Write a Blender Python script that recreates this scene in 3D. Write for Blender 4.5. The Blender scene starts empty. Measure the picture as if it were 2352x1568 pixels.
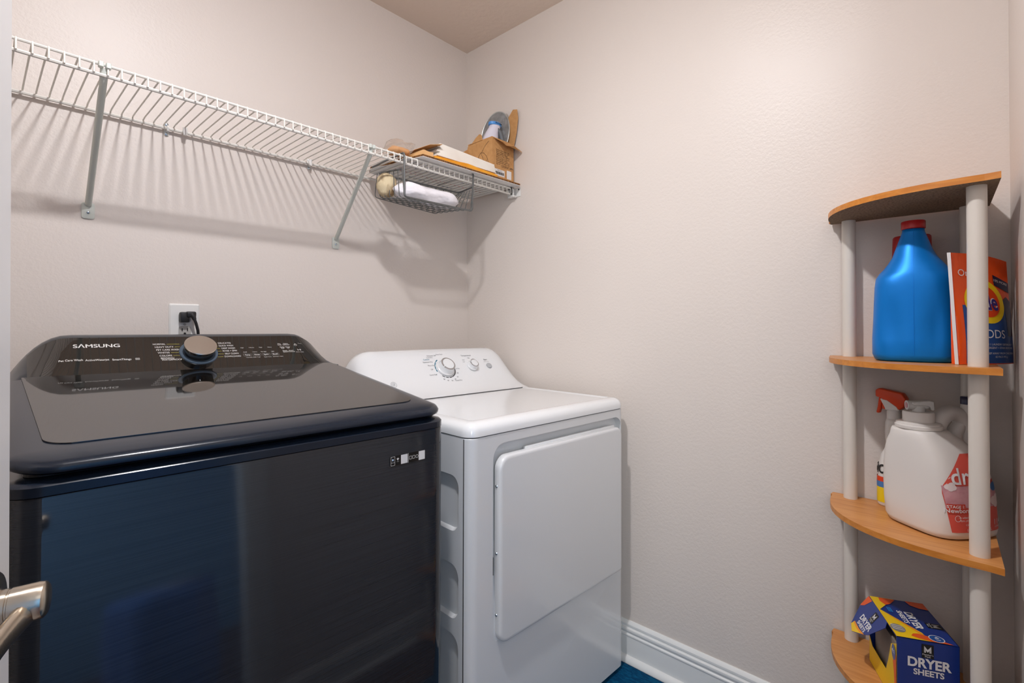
import bpy, bmesh, math, random
from mathutils import Vector, Matrix
random.seed(7)
sc = bpy.context.scene
COL = sc.collection
PI = math.pi

# ------------------------------------------------------------------ camera
cam_d = bpy.data.cameras.new('camera'); cam = bpy.data.objects.new('camera', cam_d); COL.objects.link(cam)
sc.camera = cam
F_PX, YAW, PITCH, ROLL = 1127.55, .7385, .0071, -.0022
cam_d.sensor_width = 36; cam_d.sensor_fit = 'HORIZONTAL'; cam_d.lens = F_PX * 36 / 2352
cam_d.shift_y = -(784 - 739.62) / 2352
cam_d.clip_start = .02
fwd = Vector((math.cos(YAW) * math.cos(PITCH), math.sin(YAW) * math.cos(PITCH), math.sin(PITCH)))
rgt = Vector((math.sin(YAW), -math.cos(YAW), 0)); upv = rgt.cross(fwd)
r2 = rgt * math.cos(ROLL) + upv * math.sin(ROLL); u2 = -rgt * math.sin(ROLL) + upv * math.cos(ROLL)
M = Matrix((r2, u2, -fwd)).transposed().to_4x4(); M.translation = (-1.551, -1.694, 1.168)
cam.matrix_world = M

# ------------------------------------------------------------------ world, exposure
w = bpy.data.worlds.new('world'); sc.world = w; w.use_nodes = True
bg = w.node_tree.nodes['Background']; bg.inputs[0].default_value = (.55, .75, 1, 1); bg.inputs[1].default_value = .8
vs = sc.view_settings; vs.view_transform = 'Standard'; vs.look = 'None'; vs.gamma = 1; vs.use_curve_mapping = False
vs.exposure = 0.0
LAMP = 1020.0          # emission of the ceiling lamp's dome
DAY = 70.0           # daylight at the hall window

wd = bpy.data.lights.new('hall_daylight', 'AREA'); wd.shape = 'RECTANGLE'; wd.size = 1.5; wd.size_y = 1.3
wd.energy = DAY; wd.color = (.86, .94, 1)
wl = bpy.data.objects.new('hall_daylight', wd); COL.objects.link(wl)
wl.location = (-2.62, -2.75, 1.62); wl.rotation_euler = (0, math.radians(-90), 0)

# ------------------------------------------------------------------ helpers: objects
WM = {}
def tag(o, label=None, cat=None, group=None, kind=None):
    if label: o['label'] = label
    if cat: o['category'] = cat
    if group: o['group'] = group
    if kind: o['kind'] = kind
    return o
def empty(name, loc, rz=0, label=None, cat=None, group=None, ry=0):
    o = bpy.data.objects.new(name, None); COL.objects.link(o)
    o.empty_display_size = .05
    o.location = loc; o.rotation_euler = (0, ry, rz)
    WM[o] = Matrix.Translation(Vector(loc)) @ Matrix.Rotation(rz, 4, 'Z') @ Matrix.Rotation(ry, 4, 'Y')
    return tag(o, label, cat, group)
def obj(name, vf, m, parent=None, local=False, smooth=False, recenter=True, autosmooth=None):
    verts, faces = vf[0], vf[1]
    me = bpy.data.meshes.new(name)
    verts = [Vector(v) for v in verts]
    loc = None
    if parent is None and recenter:
        xs = [v.x for v in verts]; ys = [v.y for v in verts]; zs = [v.z for v in verts]
        loc = Vector(((min(xs) + max(xs)) / 2, (min(ys) + max(ys)) / 2, min(zs)))
        verts = [v - loc for v in verts]
    me.from_pydata([tuple(v) for v in verts], [], [tuple(f) for f in faces])
    mats = m if isinstance(m, (list, tuple)) else [m]
    for mm in mats: me.materials.append(mm)
    if len(vf) > 2 and vf[2] is not None:
        for p, i in zip(me.polygons, vf[2]): p.material_index = i
    bm = bmesh.new(); bm.from_mesh(me); bmesh.ops.recalc_face_normals(bm, faces=bm.faces); bm.to_mesh(me); bm.free()
    if smooth: shade(me, autosmooth if autosmooth else 40)
    o = bpy.data.objects.new(name, me); COL.objects.link(o)
    if loc is not None: o.location = loc
    if parent is not None:
        o.parent = parent
        if not local: o.matrix_parent_inverse = WM[parent].inverted()
        WM[o] = WM[parent] if local else Matrix.Identity(4)
    else:
        WM[o] = Matrix.Translation(loc) if loc is not None else Matrix.Identity(4)
    return o
def shade(me, deg=40):
    me.update()
    for p in me.polygons: p.use_smooth = True
    bm = bmesh.new(); bm.from_mesh(me)
    c = math.radians(deg)
    for e in bm.edges:
        if len(e.link_faces) == 2: e.smooth = e.calc_face_angle(0) < c
        else: e.smooth = False
    bm.to_mesh(me); bm.free()
def copy_part(o, parent, delta):
    c = o.copy(); COL.objects.link(c); c.parent = parent
    c.matrix_parent_inverse = o.matrix_parent_inverse.copy()
    c.location = Vector(o.location) + Vector(delta)
    WM[c] = WM[o]
    return c

# ------------------------------------------------------------------ helpers: shapes (verts, faces)
def join(*parts):
    V, Fc, I, has = [], [], [], False
    for p in parts:
        n = len(V); V += list(p[0]); Fc += [tuple(i + n for i in f) for f in p[1]]
        if len(p) > 2 and p[2] is not None: I += list(p[2]); has = True
        else: I += [0] * len(p[1])
    return (V, Fc, I if has else None)
def setmat(p, i): return (p[0], p[1], [i] * len(p[1]))
def box(x0, x1, y0, y1, z0, z1):
    V = [(x, y, z) for z in (z0, z1) for y in (y0, y1) for x in (x0, x1)]
    return V, [(0, 2, 3, 1), (4, 5, 7, 6), (0, 1, 5, 4), (2, 6, 7, 3), (0, 4, 6, 2), (1, 3, 7, 5)]
def from_bm(bm):
    bm.verts.ensure_lookup_table(); bm.verts.index_update()
    r = ([v.co.copy() for v in bm.verts], [tuple(v.index for v in f.verts) for f in bm.faces]); bm.free(); return r
def bevel(vf, r, seg=2, ang=30):
    bm = bmesh.new(); vs_ = [bm.verts.new(v) for v in vf[0]]
    for f in vf[1]: bm.faces.new([vs_[i] for i in f])
    bmesh.ops.recalc_face_normals(bm, faces=bm.faces)
    ed = [e for e in bm.edges if len(e.link_faces) == 2 and e.calc_face_angle(0) > math.radians(ang)]
    bmesh.ops.bevel(bm, geom=ed, offset=r, segments=seg, profile=.5, affect='EDGES', clamp_overlap=True)
    return from_bm(bm)
def rbox(x0, x1, y0, y1, z0, z1, r=.004, seg=2): return bevel(box(x0, x1, y0, y1, z0, z1), r, seg)
def rrect(x0, x1, y0, y1, r, n=6):
    rs = r if isinstance(r, (list, tuple)) else [r] * 4
    P = []
    for (cx, cy, sx, sy, a0, rr) in ((x1, y0, -1, 1, -90, rs[0]), (x1, y1, -1, -1, 0, rs[1]), (x0, y1, 1, -1, 90, rs[2]), (x0, y0, 1, 1, 180, rs[3])):
        c = (cx + sx * rr, cy + sy * rr)
        for k in range(n + 1):
            a = math.radians(a0 + 90 * k / n); P.append((c[0] + rr * math.cos(a), c[1] + rr * math.sin(a)))
    return P
def loft(rings, cap0=True, cap1=True):
    n = len(rings[0]); V = [p for r in rings for p in r]; Fc = []
    for i in range(len(rings) - 1):
        for j in range(n):
            k = (j + 1) % n; Fc.append((i * n + j, i * n + k, (i + 1) * n + k, (i + 1) * n + j))
    if cap0: Fc.append(tuple(range(n - 1, -1, -1)))
    if cap1: Fc.append(tuple((len(rings) - 1) * n + j for j in range(n)))
    return V, Fc
def grid(pts):
    nr, nc = len(pts), len(pts[0]); V = [p for r in pts for p in r]
    return V, [(i * nc + j, i * nc + j + 1, (i + 1) * nc + j + 1, (i + 1) * nc + j) for i in range(nr - 1) for j in range(nc - 1)]
def tube(pts, r, n=8, caps=True, closed=False):
    P = [Vector(p) for p in pts]; m = len(P)
    R = r if isinstance(r, (list, tuple)) else [r] * m
    T = []
    for i in range(m):
        if closed: t = P[(i + 1) % m] - P[i - 1]
        else: t = P[min(i + 1, m - 1)] - P[max(i - 1, 0)]
        T.append(t.normalized())
    a = Vector((0, 0, 1)) if abs(T[0].z) < .9 else Vector((1, 0, 0))
    N = (a - T[0] * a.dot(T[0])).normalized(); rings = []
    for i in range(m):
        N = (N - T[i] * N.dot(T[i])).normalized(); B = T[i].cross(N)
        rings.append([P[i] + (N * math.cos(2 * PI * k / n) + B * math.sin(2 * PI * k / n)) * R[i] for k in range(n)])
    if closed:
        rings.append(rings[0]); return loft(rings, False, False)
    return loft(rings, caps, caps)
def spline(pts, k=6):
    P = [Vector(p) for p in pts]; out = []
    for i in range(len(P) - 1):
        a, b, c, d = P[max(i - 1, 0)], P[i], P[i + 1], P[min(i + 2, len(P) - 1)]
        for j in range(k):
            t = j / k; out.append(.5 * ((2 * b) + (c - a) * t + (2 * a - 5 * b + 4 * c - d) * t * t + (3 * b - a - 3 * c + d) * t ** 3))
    return out + [P[-1]]
def lin(vals, k=6):
    out = []
    for a, b in zip(vals, vals[1:]): out += [a + (b - a) * j / k for j in range(k)]
    return out + [vals[-1]]
def arc_pts(pts, rad, n=4):
    """round the corners of a polyline"""
    P = [Vector(p) for p in pts]; out = [P[0]]
    for i in range(1, len(P) - 1):
        a, b, c = P[i - 1], P[i], P[i + 1]
        d1 = (a - b); d2 = (c - b); r = min(rad, d1.length * .49, d2.length * .49)
        s, e = b + d1.normalized() * r, b + d2.normalized() * r
        for k in range(n + 1):
            t = k / n; out.append(s * (1 - t) ** 2 + b * 2 * t * (1 - t) + e * t ** 2)
    out.append(P[-1]); return out
def basis(n, up=Vector((0, 0, 1))):
    n = Vector(n).normalized(); up = Vector(up)
    if abs(n.dot(up)) > .99: up = Vector((0, 1, 0))
    x = up.cross(n).normalized(); return x, n.cross(x), n
def lathe(prof, o=(0, 0, 0), axis=(0, 0, 1), n=24, sx=1, sy=1):
    x, y, z = basis(axis); o = Vector(o)
    if Vector(axis).normalized() == Vector((0, 0, 1)): x, y = Vector((1, 0, 0)), Vector((0, 1, 0))
    rings = [[o + z * h + (x * math.cos(2 * PI * k / n) * sx + y * math.sin(2 * PI * k / n) * sy) * max(r, 1e-5) for k in range(n)] for r, h in prof]
    return loft(rings)
def prism(poly, fr, d0, d1):
    """2-D polygon extruded between offsets d0, d1 along a frame's normal"""
    return loft([[fr(x, y, d0) for x, y in poly], [fr(x, y, d1) for x, y in poly]])
def frame(o, ex, ey):
    o, ex, ey = Vector(o), Vector(ex).normalized(), Vector(ey).normalized(); n = ex.cross(ey)
    return lambda a, b, c=0: o + ex * a + ey * b + n * c
def circle(cx, cy, r, n=24, ry=None): return [(cx + r * math.cos(2 * PI * k / n), cy + (ry or r) * math.sin(2 * PI * k / n)) for k in range(n)]
def decal(poly, fr, off=.0004):
    return [fr(x, y, off) for x, y in poly], [tuple(range(len(poly)))]
def subdiv_poly(poly, step):
    out = []
    for i, a in enumerate(poly):
        b = poly[(i + 1) % len(poly)]; L = math.hypot(b[0] - a[0], b[1] - a[1]); k = max(1, int(L / step))
        out += [(a[0] + (b[0] - a[0]) * t / k, a[1] + (b[1] - a[1]) * t / k) for t in range(k)]
    return out
def text2d(txt, size, bold=0.0, align='CENTER', sx=1.0, res=4):
    cu = bpy.data.curves.new('t', 'FONT'); cu.body = txt; cu.size = size; cu.align_x = align; cu.align_y = 'CENTER'
    cu.resolution_u = res; cu.offset = bold * size; cu.fill_mode = 'FRONT'
    o = bpy.data.objects.new('t', cu); COL.objects.link(o)
    dg = bpy.context.evaluated_depsgraph_get(); me = bpy.data.meshes.new_from_object(o.evaluated_get(dg))
    v = [(p.co.x * sx, p.co.y) for p in me.vertices]; f = [tuple(p.vertices) for p in me.polygons]
    bpy.data.objects.remove(o); bpy.data.meshes.remove(me); bpy.data.curves.remove(cu)
    return v, f
def text(txt, size, fr, x=0, y=0, bold=0.0, align='CENTER', rot=0, sx=1.0, off=.0005, wfit=None):
    v, f = text2d(txt, size, bold, align, sx)
    if wfit and v:
        ww = max(p[0] for p in v) - min(p[0] for p in v); k = wfit / max(ww, 1e-6); v = [(p[0] * k, p[1]) for p in v]
    c, s = math.cos(rot), math.sin(rot)
    return [fr(x + a * c - b * s, y + a * s + b * c, off) for a, b in v], f
def cut(o, cutters):
    """carve cutter shapes out of o's mesh and bake the result"""
    tmp = []
    for vf in cutters:
        me = bpy.data.meshes.new('c'); me.from_pydata([tuple(v) for v in vf[0]], [], vf[1])
        bm = bmesh.new(); bm.from_mesh(me); bmesh.ops.recalc_face_normals(bm, faces=bm.faces); bm.to_mesh(me); bm.free()
        c = bpy.data.objects.new('c', me); COL.objects.link(c); c.matrix_world = WM[o]; tmp.append(c)
        md = o.modifiers.new('b', 'BOOLEAN'); md.operation = 'DIFFERENCE'; md.object = c; md.solver = 'EXACT'
    bpy.context.view_layer.update()
    dg = bpy.context.evaluated_depsgraph_get(); me = bpy.data.meshes.new_from_object(o.evaluated_get(dg))
    o.modifiers.clear(); old = o.data; me.name = old.name; o.data = me; bpy.data.meshes.remove(old)
    for c in tmp:
        d = c.data; bpy.data.objects.remove(c); bpy.data.meshes.remove(d)

# ------------------------------------------------------------------ helpers: materials
def srgb(r, g, b):
    f = lambda c: (c / 255 / 12.92) if c / 255 <= .04045 else ((c / 255 + .055) / 1.055) ** 2.4
    return (f(r), f(g), f(b), 1)
def mat(name, rgb, rough=.5, metal=0, spec=.5, coat=0, coat_rough=.05, ior=1.5, trans=0, alpha=1, sheen=0, emit=None, emit_s=0,
        bump=None, var=None, sss=0):
    m = bpy.data.materials.new(name); m.use_nodes = True; nt = m.node_tree; b = nt.nodes['Principled BSDF']
    col = srgb(*rgb)
    b.inputs['Base Color'].default_value = col; b.inputs['Roughness'].default_value = rough
    b.inputs['Metallic'].default_value = metal; b.inputs['IOR'].default_value = ior
    b.inputs['Specular IOR Level'].default_value = spec; b.inputs['Coat Weight'].default_value = coat
    b.inputs['Coat Roughness'].default_value = coat_rough; b.inputs['Transmission Weight'].default_value = trans
    b.inputs['Alpha'].default_value = alpha; b.inputs['Sheen Weight'].default_value = sheen
    if sss: b.inputs['Subsurface Weight'].default_value = sss; b.inputs['Subsurface Radius'].default_value = (.01, .008, .006)
    if emit: b.inputs['Emission Color'].default_value = srgb(*emit); b.inputs['Emission Strength'].default_value = emit_s
    def coords(scale):
        tc = nt.nodes.new('ShaderNodeTexCoord'); mp = nt.nodes.new('ShaderNodeMapping'); mp.inputs['Scale'].default_value = scale
        nt.links.new(tc.outputs['Object'], mp.inputs[0]); return mp.outputs[0]
    if bump:   # list of (scale(3), detail, strength, distance)
        prev = None
        for s3, det, st, dist in bump:
            n = nt.nodes.new('ShaderNodeTexNoise'); n.inputs['Scale'].default_value = 1; n.inputs['Detail'].default_value = det
            nt.links.new(coords(s3), n.inputs['Vector'])
            bp = nt.nodes.new('ShaderNodeBump'); bp.inputs['Strength'].default_value = st; bp.inputs['Distance'].default_value = dist
            nt.links.new(n.outputs['Fac'], bp.inputs['Height'])
            if prev: nt.links.new(prev.outputs[0], bp.inputs['Normal'])
            prev = bp
        nt.links.new(prev.outputs[0], b.inputs['Normal'])
    if var:    # (scale3, detail, other colour, low, high)
        s3, det, rgb2, lo, hi = var
        n = nt.nodes.new('ShaderNodeTexNoise'); n.inputs['Scale'].default_value = 1; n.inputs['Detail'].default_value = det
        nt.links.new(coords(s3), n.inputs['Vector'])
        rp = nt.nodes.new('ShaderNodeValToRGB'); rp.color_ramp.elements[0].position = lo; rp.color_ramp.elements[1].position = hi
        rp.color_ramp.elements[0].color = col; rp.color_ramp.elements[1].color = srgb(*rgb2)
        nt.links.new(n.outputs['Fac'], rp.inputs[0]); nt.links.new(rp.outputs[0], b.inputs['Base Color'])
    return m

PEEL = [((105, 105, 105), 2, .22, .003), ((230, 230, 230), 1, .16, .0015)]
m_wall = mat('wall_paint', (218, 208, 200), .42, spec=.4, bump=PEEL)
m_hall = mat('hall_skylight_tint', (112, 166, 214), .5, spec=.4, bump=PEEL)  # blue window light put into the wall colour, mirrored by the washer front
m_ceil = mat('ceiling_paint', (228, 212, 198), .7, spec=.3, bump=[((45, 45, 45), 3, .35, .006)])
m_trim = mat('trim_paint', (228, 228, 226), .28, spec=.5, bump=[((30, 6, 30), 2, .05, .002)])
m_door = mat('door_paint', (226, 224, 222), .3, spec=.5, bump=[((20, 20, 4), 2, .06, .002)])
m_wood_floor = mat('floor_wood', (104, 66, 44), .3, spec=.5, var=((3, 40, 3), 4, (70, 42, 28), .35, .7), bump=[((3, 60, 3), 3, .1, .002)])
m_rug = mat('rug_pile', (2, 60, 96), .9, sheen=.0, spec=.1, var=((160, 60, 60), 3, (10, 90, 128), .42, .75), bump=[((260, 120, 200), 2, .5, .004)])
m_nickel = mat('satin_nickel', (200, 188, 172), .24, metal=1, bump=[((300, 300, 20), 2, .03, .001)])
m_dark = mat('dark_hole', (12, 11, 10), .6)
m_white_wire = mat('white_vinyl_wire', (226, 222, 214), .4, spec=.4)
m_brace = mat('pale_grey_steel', (206, 210, 202), .38, spec=.5)
m_zinc = mat('zinc_screw', (190, 200, 206), .25, metal=1)
m_plastic_w = mat('white_plastic', (226, 224, 220), .35)
m_gwire = mat('grey_coated_wire', (112, 114, 114), .35, metal=.6)
m_kraft = mat('kraft_cardboard', (198, 150, 98), .75, spec=.25, var=((60, 60, 60), 4, (182, 134, 84), .35, .75))
m_kraft_d = mat('corrugated_edge', (96, 64, 38), .85, spec=.1, var=((500, 500, 60), 1, (150, 108, 68), .5, .62))
m_card_w = mat('white_printed_card', (226, 224, 222), .6, spec=.3)
m_red = mat('red_ink', (176, 50, 56), .6)
m_blueink = mat('blue_ink', (70, 78, 110), .6)
m_black = mat('black_ink', (30, 26, 24), .6)
m_paper = mat('white_paper', (238, 232, 222), .7, var=((8, 8, 8), 2, (226, 216, 204), .4, .7))
m_mailer = mat('yellow_mailer', (226, 148, 32), .55, spec=.35, var=((14, 14, 14), 2, (240, 170, 50), .4, .65))
m_mailer2 = mat('tan_mailer', (206, 160, 104), .6)
m_film = mat('clear_plastic_film', (235, 225, 215), .12, trans=.85, alpha=.35, ior=1.2, bump=[((35, 35, 35), 3, .5, .01)])
m_bag = mat('white_plastic_bag', (240, 236, 240), .38, bump=[((16, 26, 26), 2, .55, .02)])
m_beige = mat('beige_straw', (214, 196, 160), .8, var=((30, 14, 14), 4, (150, 120, 84), .42, .62), bump=[((90, 40, 40), 3, .6, .006)])
m_steam_w = mat('steamer_white', (214, 210, 222), .35)
m_steam_b = mat('steamer_blue', (72, 142, 212), .4)
m_steam_g = mat('steamer_grey', (92, 96, 100), .45)
m_pad = mat('grey_silver_fabric', (150, 150, 150), .5, metal=.25, var=((40, 40, 40), 4, (120, 120, 120), .4, .7), bump=[((60, 60, 60), 4, .4, .004)])
m_rim = mat('pad_rim', (196, 198, 196), .3, metal=.5)
# washer
m_wside = mat('washer_navy_metal', (28, 31, 36), .07, spec=.5, coat=.0, var=((3, 3, 800), 2, (37, 41, 47), .35, .7), bump=[((2, 2, 1500), 1, .008, .0004)])
m_wlid = mat('washer_lid_navy', (24, 32, 44), .2, spec=.36)
m_wblack = mat('washer_gap_black', (8, 8, 9), .5)
m_glass = mat('dark_glass_lid', (18, 15, 13), .04, spec=.6, ior=1.85)
m_face = mat('console_black_gloss', (12, 11, 10), .02, spec=.6, ior=1.9)
m_shell = mat('console_shell_gunmetal', (58, 62, 68), .3, metal=.55, coat=.3)
m_steel = mat('brushed_steel', (205, 196, 186), .28, metal=1)
m_ring = mat('smoke_blue_ring', (74, 88, 102), .25)
m_print = mat('pale_print', (214, 212, 208), .5)
m_print_y = mat('yellow_print', (190, 180, 80), .5)
m_print_g = mat('dim_print', (132, 130, 126), .5)
m_sticker = mat('black_sticker', (12, 12, 12), .35)
m_stick_w = mat('white_sticker_patch', (222, 220, 218), .5)
m_stick_b = mat('pale_blue_dot', (190, 214, 236), .5)
# dryer
m_enamel = mat('white_enamel', (229, 230, 231), .14, spec=.5, coat=.5, coat_rough=.05)
m_enamel_b = mat('white_enamel_body', (217, 218, 219), .2, spec=.5, coat=.4, coat_rough=.06)
m_dgrey = mat('grey_print', (104, 106, 108), .5)
m_teal = mat('teal_print', (44, 118, 140), .5)
m_chrome = mat('chrome_ring', (190, 190, 192), .15, metal=1)
m_seam = mat('seam_shadow', (60, 60, 60), .7)
m_button = mat('grey_button', (178, 180, 182), .35)
# corner shelf
def wood_mat(name, a, b):
    m = mat(name, a, .38, spec=.45); nt = m.node_tree; bs = nt.nodes['Principled BSDF']
    tc = nt.nodes.new('ShaderNodeTexCoord'); mp = nt.nodes.new('ShaderNodeMapping'); mp.inputs['Scale'].default_value = (90, 9, 90); mp.inputs['Rotation'].default_value = (0, 0, .5)
    n = nt.nodes.new('ShaderNodeTexNoise'); n.inputs['Scale'].default_value = 1; n.inputs['Detail'].default_value = 5; n.inputs['Distortion'].default_value = .6
    rp = nt.nodes.new('ShaderNodeValToRGB'); rp.color_ramp.elements[0].position = .38; rp.color_ramp.elements[1].position = .66
    rp.color_ramp.elements[0].color = srgb(*a); rp.color_ramp.elements[1].color = srgb(*b)
    nt.links.new(tc.outputs['Object'], mp.inputs[0]); nt.links.new(mp.outputs[0], n.inputs['Vector']); nt.links.new(n.outputs['Fac'], rp.inputs[0]); nt.links.new(rp.outputs[0], bs.inputs['Base Color'])
    return m
m_beech = wood_mat('beech_laminate', (214, 150, 88), (198, 132, 72))
m_beech_e = wood_mat('beech_edge_band', (212, 138, 58), (196, 120, 44))
m_chip = mat('raw_chipboard', (150, 128, 106), .9, spec=.1, var=((220, 220, 220), 3, (112, 94, 78), .4, .7))
m_pole = mat('white_pvc_tube', (220, 212, 202), .35)
m_cap_red = mat('red_cap', (172, 26, 30), .35)
m_jug_blue = mat('metallic_blue_plastic', (0, 124, 212), .42, metal=.4, spec=.4)
m_jug_red = mat('salmon_plastic', (214, 96, 70), .4)
m_orange = mat('orange_pouch_film', (238, 84, 18), .28, coat=.3, bump=[((30, 30, 18), 3, .25, .01)])
m_navy = mat('blue_pouch_film', (16, 74, 146), .28, coat=.3)
m_navy_d = mat('dark_navy_print', (26, 26, 66), .3, coat=.2)
m_yellow = mat('yellow_print_film', (240, 206, 20), .3)
m_red_o = mat('red_orange_print', (222, 66, 14), .3)
m_white_ink = mat('white_ink', (232, 230, 230), .45)
m_hdpe = mat('white_hdpe', (228, 222, 216), .38, sss=.05)
m_hdpe_c = mat('milky_spout', (232, 230, 226), .3, trans=.25)
m_orange_t = mat('orange_trigger', (222, 70, 22), .4)
m_lab_red = mat('coral_label', (222, 88, 74), .45)
m_lab_red2 = mat('deep_coral_label', (206, 68, 48), .45)
m_lab_pink = mat('pink_label_photo', (214, 160, 166), .45, var=((60, 60, 60), 3, (196, 134, 142), .4, .7))
m_lab_blue = mat('label_blue', (74, 122, 182), .45)
m_cloud = mat('label_cloud', (236, 222, 220), .5)
m_box_blue = mat('box_royal_blue', (12, 48, 128), .32, coat=.2)
m_box_blue2 = mat('box_mid_blue', (16, 78, 150), .32, coat=.2)
m_box_cyan = mat('box_cyan', (30, 130, 200), .35)
m_box_orange = mat('box_orange', (236, 92, 32), .35)
m_box_yellow = mat('box_yellow', (246, 202, 24), .35)
m_box_amber = mat('box_amber', (244, 150, 30), .35)
m_box_cream = mat('box_cream', (246, 228, 170), .4)
m_box_grey = mat('sheet_stack_print', (130, 126, 124), .5)
m_card_in = mat('grey_card_inside', (150, 136, 124), .8)
m_redbottle = mat('dark_red_plastic', (150, 24, 34), .3)
m_bluecloth = mat('blue_fabric', (34, 118, 214), .8, sheen=.4, bump=[((9, 9, 2), 2, .6, .03)])

# ------------------------------------------------------------------ room shell
H = 2.44; XL, YF = -1.95, -1.78           # left wall, front wall (the camera stands in its doorway)
DX0, DX1, DH = -1.775, -1.0, 2.05         # doorway
HX0, HX1, HY = -2.6, .6, -3.7             # hall behind
def structure(name, vf, m, **k): return tag(obj(name, vf, m, recenter=False, **k), kind='structure')
structure('floor', box(HX0, HX1, HY, .1, -.1, 0), m_wood_floor)
structure('ceiling', box(HX0, HX1, HY, .1, H, H + .1), m_ceil)
structure('wall_back', box(HX0, .1, 0, .1, 0, H), m_wall)
structure('wall_right', box(0, .1, YF - .12, 0, 0, H), m_wall)
structure('wall_left', box(XL - .1, XL, YF, 0, 0, H), m_wall)
structure('wall_front', join(box(DX1, 0, YF - .12, YF, 0, H), box(DX0, DX1, YF - .12, YF, DH, H), box(HX0, DX0, YF - .12, YF, 0, H)), m_wall)
structure('wall_hall_far', box(HX0, HX1, HY - .1, HY, 0, H), m_hall)
structure('wall_hall_right', box(HX1, HX1 + .1, HY, YF, 0, H), m_hall)
structure('wall_hall_end', box(.1, HX1, YF - .12, YF, 0, H), m_hall)
WY0, WY1 = -3.5, -2.0                      # hall window
structure('wall_hall_left', join(box(HX0 - .1, HX0, HY, YF, 0, .97), box(HX0 - .1, HX0, HY, YF, 2.27, H), box(HX0 - .1, HX0, HY, WY0, .97, 2.27), box(HX0 - .1, HX0, WY1, YF, .97, 2.27)), m_hall)
structure('window_1', join(box(HX0 - .06, HX0 + .01, WY0, WY1, .97, 1.02), box(HX0 - .06, HX0 + .01, WY0, WY1, 2.22, 2.27), box(HX0 - .06, HX0 + .01, WY0, WY0 + .05, 1.02, 2.22), box(HX0 - .06, HX0 + .01, WY1 - .05, WY1, 1.02, 2.22), box(HX0 - .05, HX0 - .01, -2.77, -2.73, 1.02, 2.22)), m_trim)

def base_profile(d=1):   # (out from wall, height)
    return [(0, 0), (.013, 0), (.013, .088), (.0155, .0905), (.0155, .0945), (.0115, .098), (.0115, .101), (.014, .1035), (.0155, .109), (.0145, .114), (.009, .1165), (.0085, .1195), (.0105, .122), (.0105, .128), (.007, .134), (.003, .138), (0, .138)]
def shoe_profile(): return [(.0132, 0)] + [(.0132 + .017 * math.cos(a), .0235 * math.sin(a)) for a in [math.radians(x) for x in (0, 15, 35, 55, 75, 90)]]
def run(prof, p0, p1, out):
    out = Vector(out); r = [[Vector(p) + out * d + Vector((0, 0, h)) for d, h in prof] for p in (p0, p1)]
    return loft(r)
structure('baseboard_right', run(base_profile(), (0, 0, 0), (0, YF, 0), (-1, 0, 0)), m_trim, smooth=True, autosmooth=30)
structure('trim_1', run(shoe_profile(), (0, 0, 0), (0, YF, 0), (-1, 0, 0)), m_trim, smooth=True)
structure('baseboard_front', run(base_profile(), (DX1 + .075, YF, 0), (-.016, YF, 0), (0, 1, 0)), m_trim, smooth=True, autosmooth=30)
structure('trim_2', run(shoe_profile(), (DX1 + .075, YF, 0), (-.031, YF, 0), (0, 1, 0)), m_trim, smooth=True)
structure('baseboard_back', run(base_profile(), (XL, 0, 0), (-.016, 0, 0), (0, -1, 0)), m_trim, smooth=True, autosmooth=30)
structure('trim_3', join(rbox(DX1, DX1 + .07, YF, YF + .016, 0, DH + .07, .004), rbox(DX0 - .07, DX0, YF, YF + .016, 0, DH + .07, .004), rbox(DX0 - .07, DX1 + .07, YF, YF + .016, DH, DH + .07, .004),
    box(DX1 - .015, DX1, YF - .12, YF, 0, DH), box(DX0, DX0 + .015, YF - .12, YF, 0, DH), box(DX0, DX1, YF - .12, YF, DH - .015, DH)), m_trim)

# open door at the left edge of the view
hinge = Vector((-1.747, -1.774, 0)); latch = Vector((-1.5272, -1.048, 0))
dv = (latch - hinge).normalized(); dn = Vector((dv.y, -dv.x, 0)); DW = (latch - hinge).length
fd = frame(hinge + Vector((0, 0, .012)), dv, (0, 0, 1))     # normal of frame = dv x z = dn
door = tag(obj('door_1', bevel(loft([[fd(0, 0, 0), fd(DW, 0, 0), fd(DW, 2.02, 0), fd(0, 2.02, 0)], [fd(0, 0, -.035), fd(DW, 0, -.035), fd(DW, 2.02, -.035), fd(0, 2.02, -.035)]]), .002, 1), m_door, recenter=False), kind='structure')
for (b0, b1) in ((.2, .82), (1.02, 1.86)):
    p = []
    for q0, q1 in ((.11, DW - .11),):
        for ins, off in ((0, .0005), (.012, .006), (.03, .006), (.045, .002)):
            p.append([fd(x, y, off) for x, y in rrect(q0 + ins, q1 - ins, b0 + ins, b1 - ins, .004, 1)])
    obj('door_panel', loft(p, False, True), m_door, door)
hz = .936 - .012; hx = DW - .06
hd = obj('door_handle', lathe([(0, .0), (.031, 0), (.031, .004), (.028, .007), (.016, .008), (.0142, .010), (.0142, .015), (.0136, .0155), (.0136, .0165), (.0143, .017), (.0150, .034), (.0144, .0375), (.012, .0395), (0, .0402)], fd(hx, hz, 0), dn, 32), m_nickel, door, smooth=True)
lev = []
for k in range(13):
    t = k / 12; a = hx - .004 - .115 * t
    lev.append((a, .027 - .006 * math.sin(t * PI), .0105 * (1 - .3 * t), .0075 * (1 - .25 * t), -.006 - .006 * t))
obj('lever', loft([[fd(a, hz + dz + hh * math.sin(2 * PI * j / 14), c + tk * math.cos(2 * PI * j / 14)) for j in range(14)] for a, c, hh, tk, dz in lev]), m_nickel, hd, smooth=True)
obj('set_screw_hole', lathe([(0, 0), (.0022, 0), (.0022, .0006), (0, .0006)], fd(hx - .0122, hz - .0062, .0215), -dv * .9 - Vector((0, 0, .45)), 12), m_dark, hd)

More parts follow.
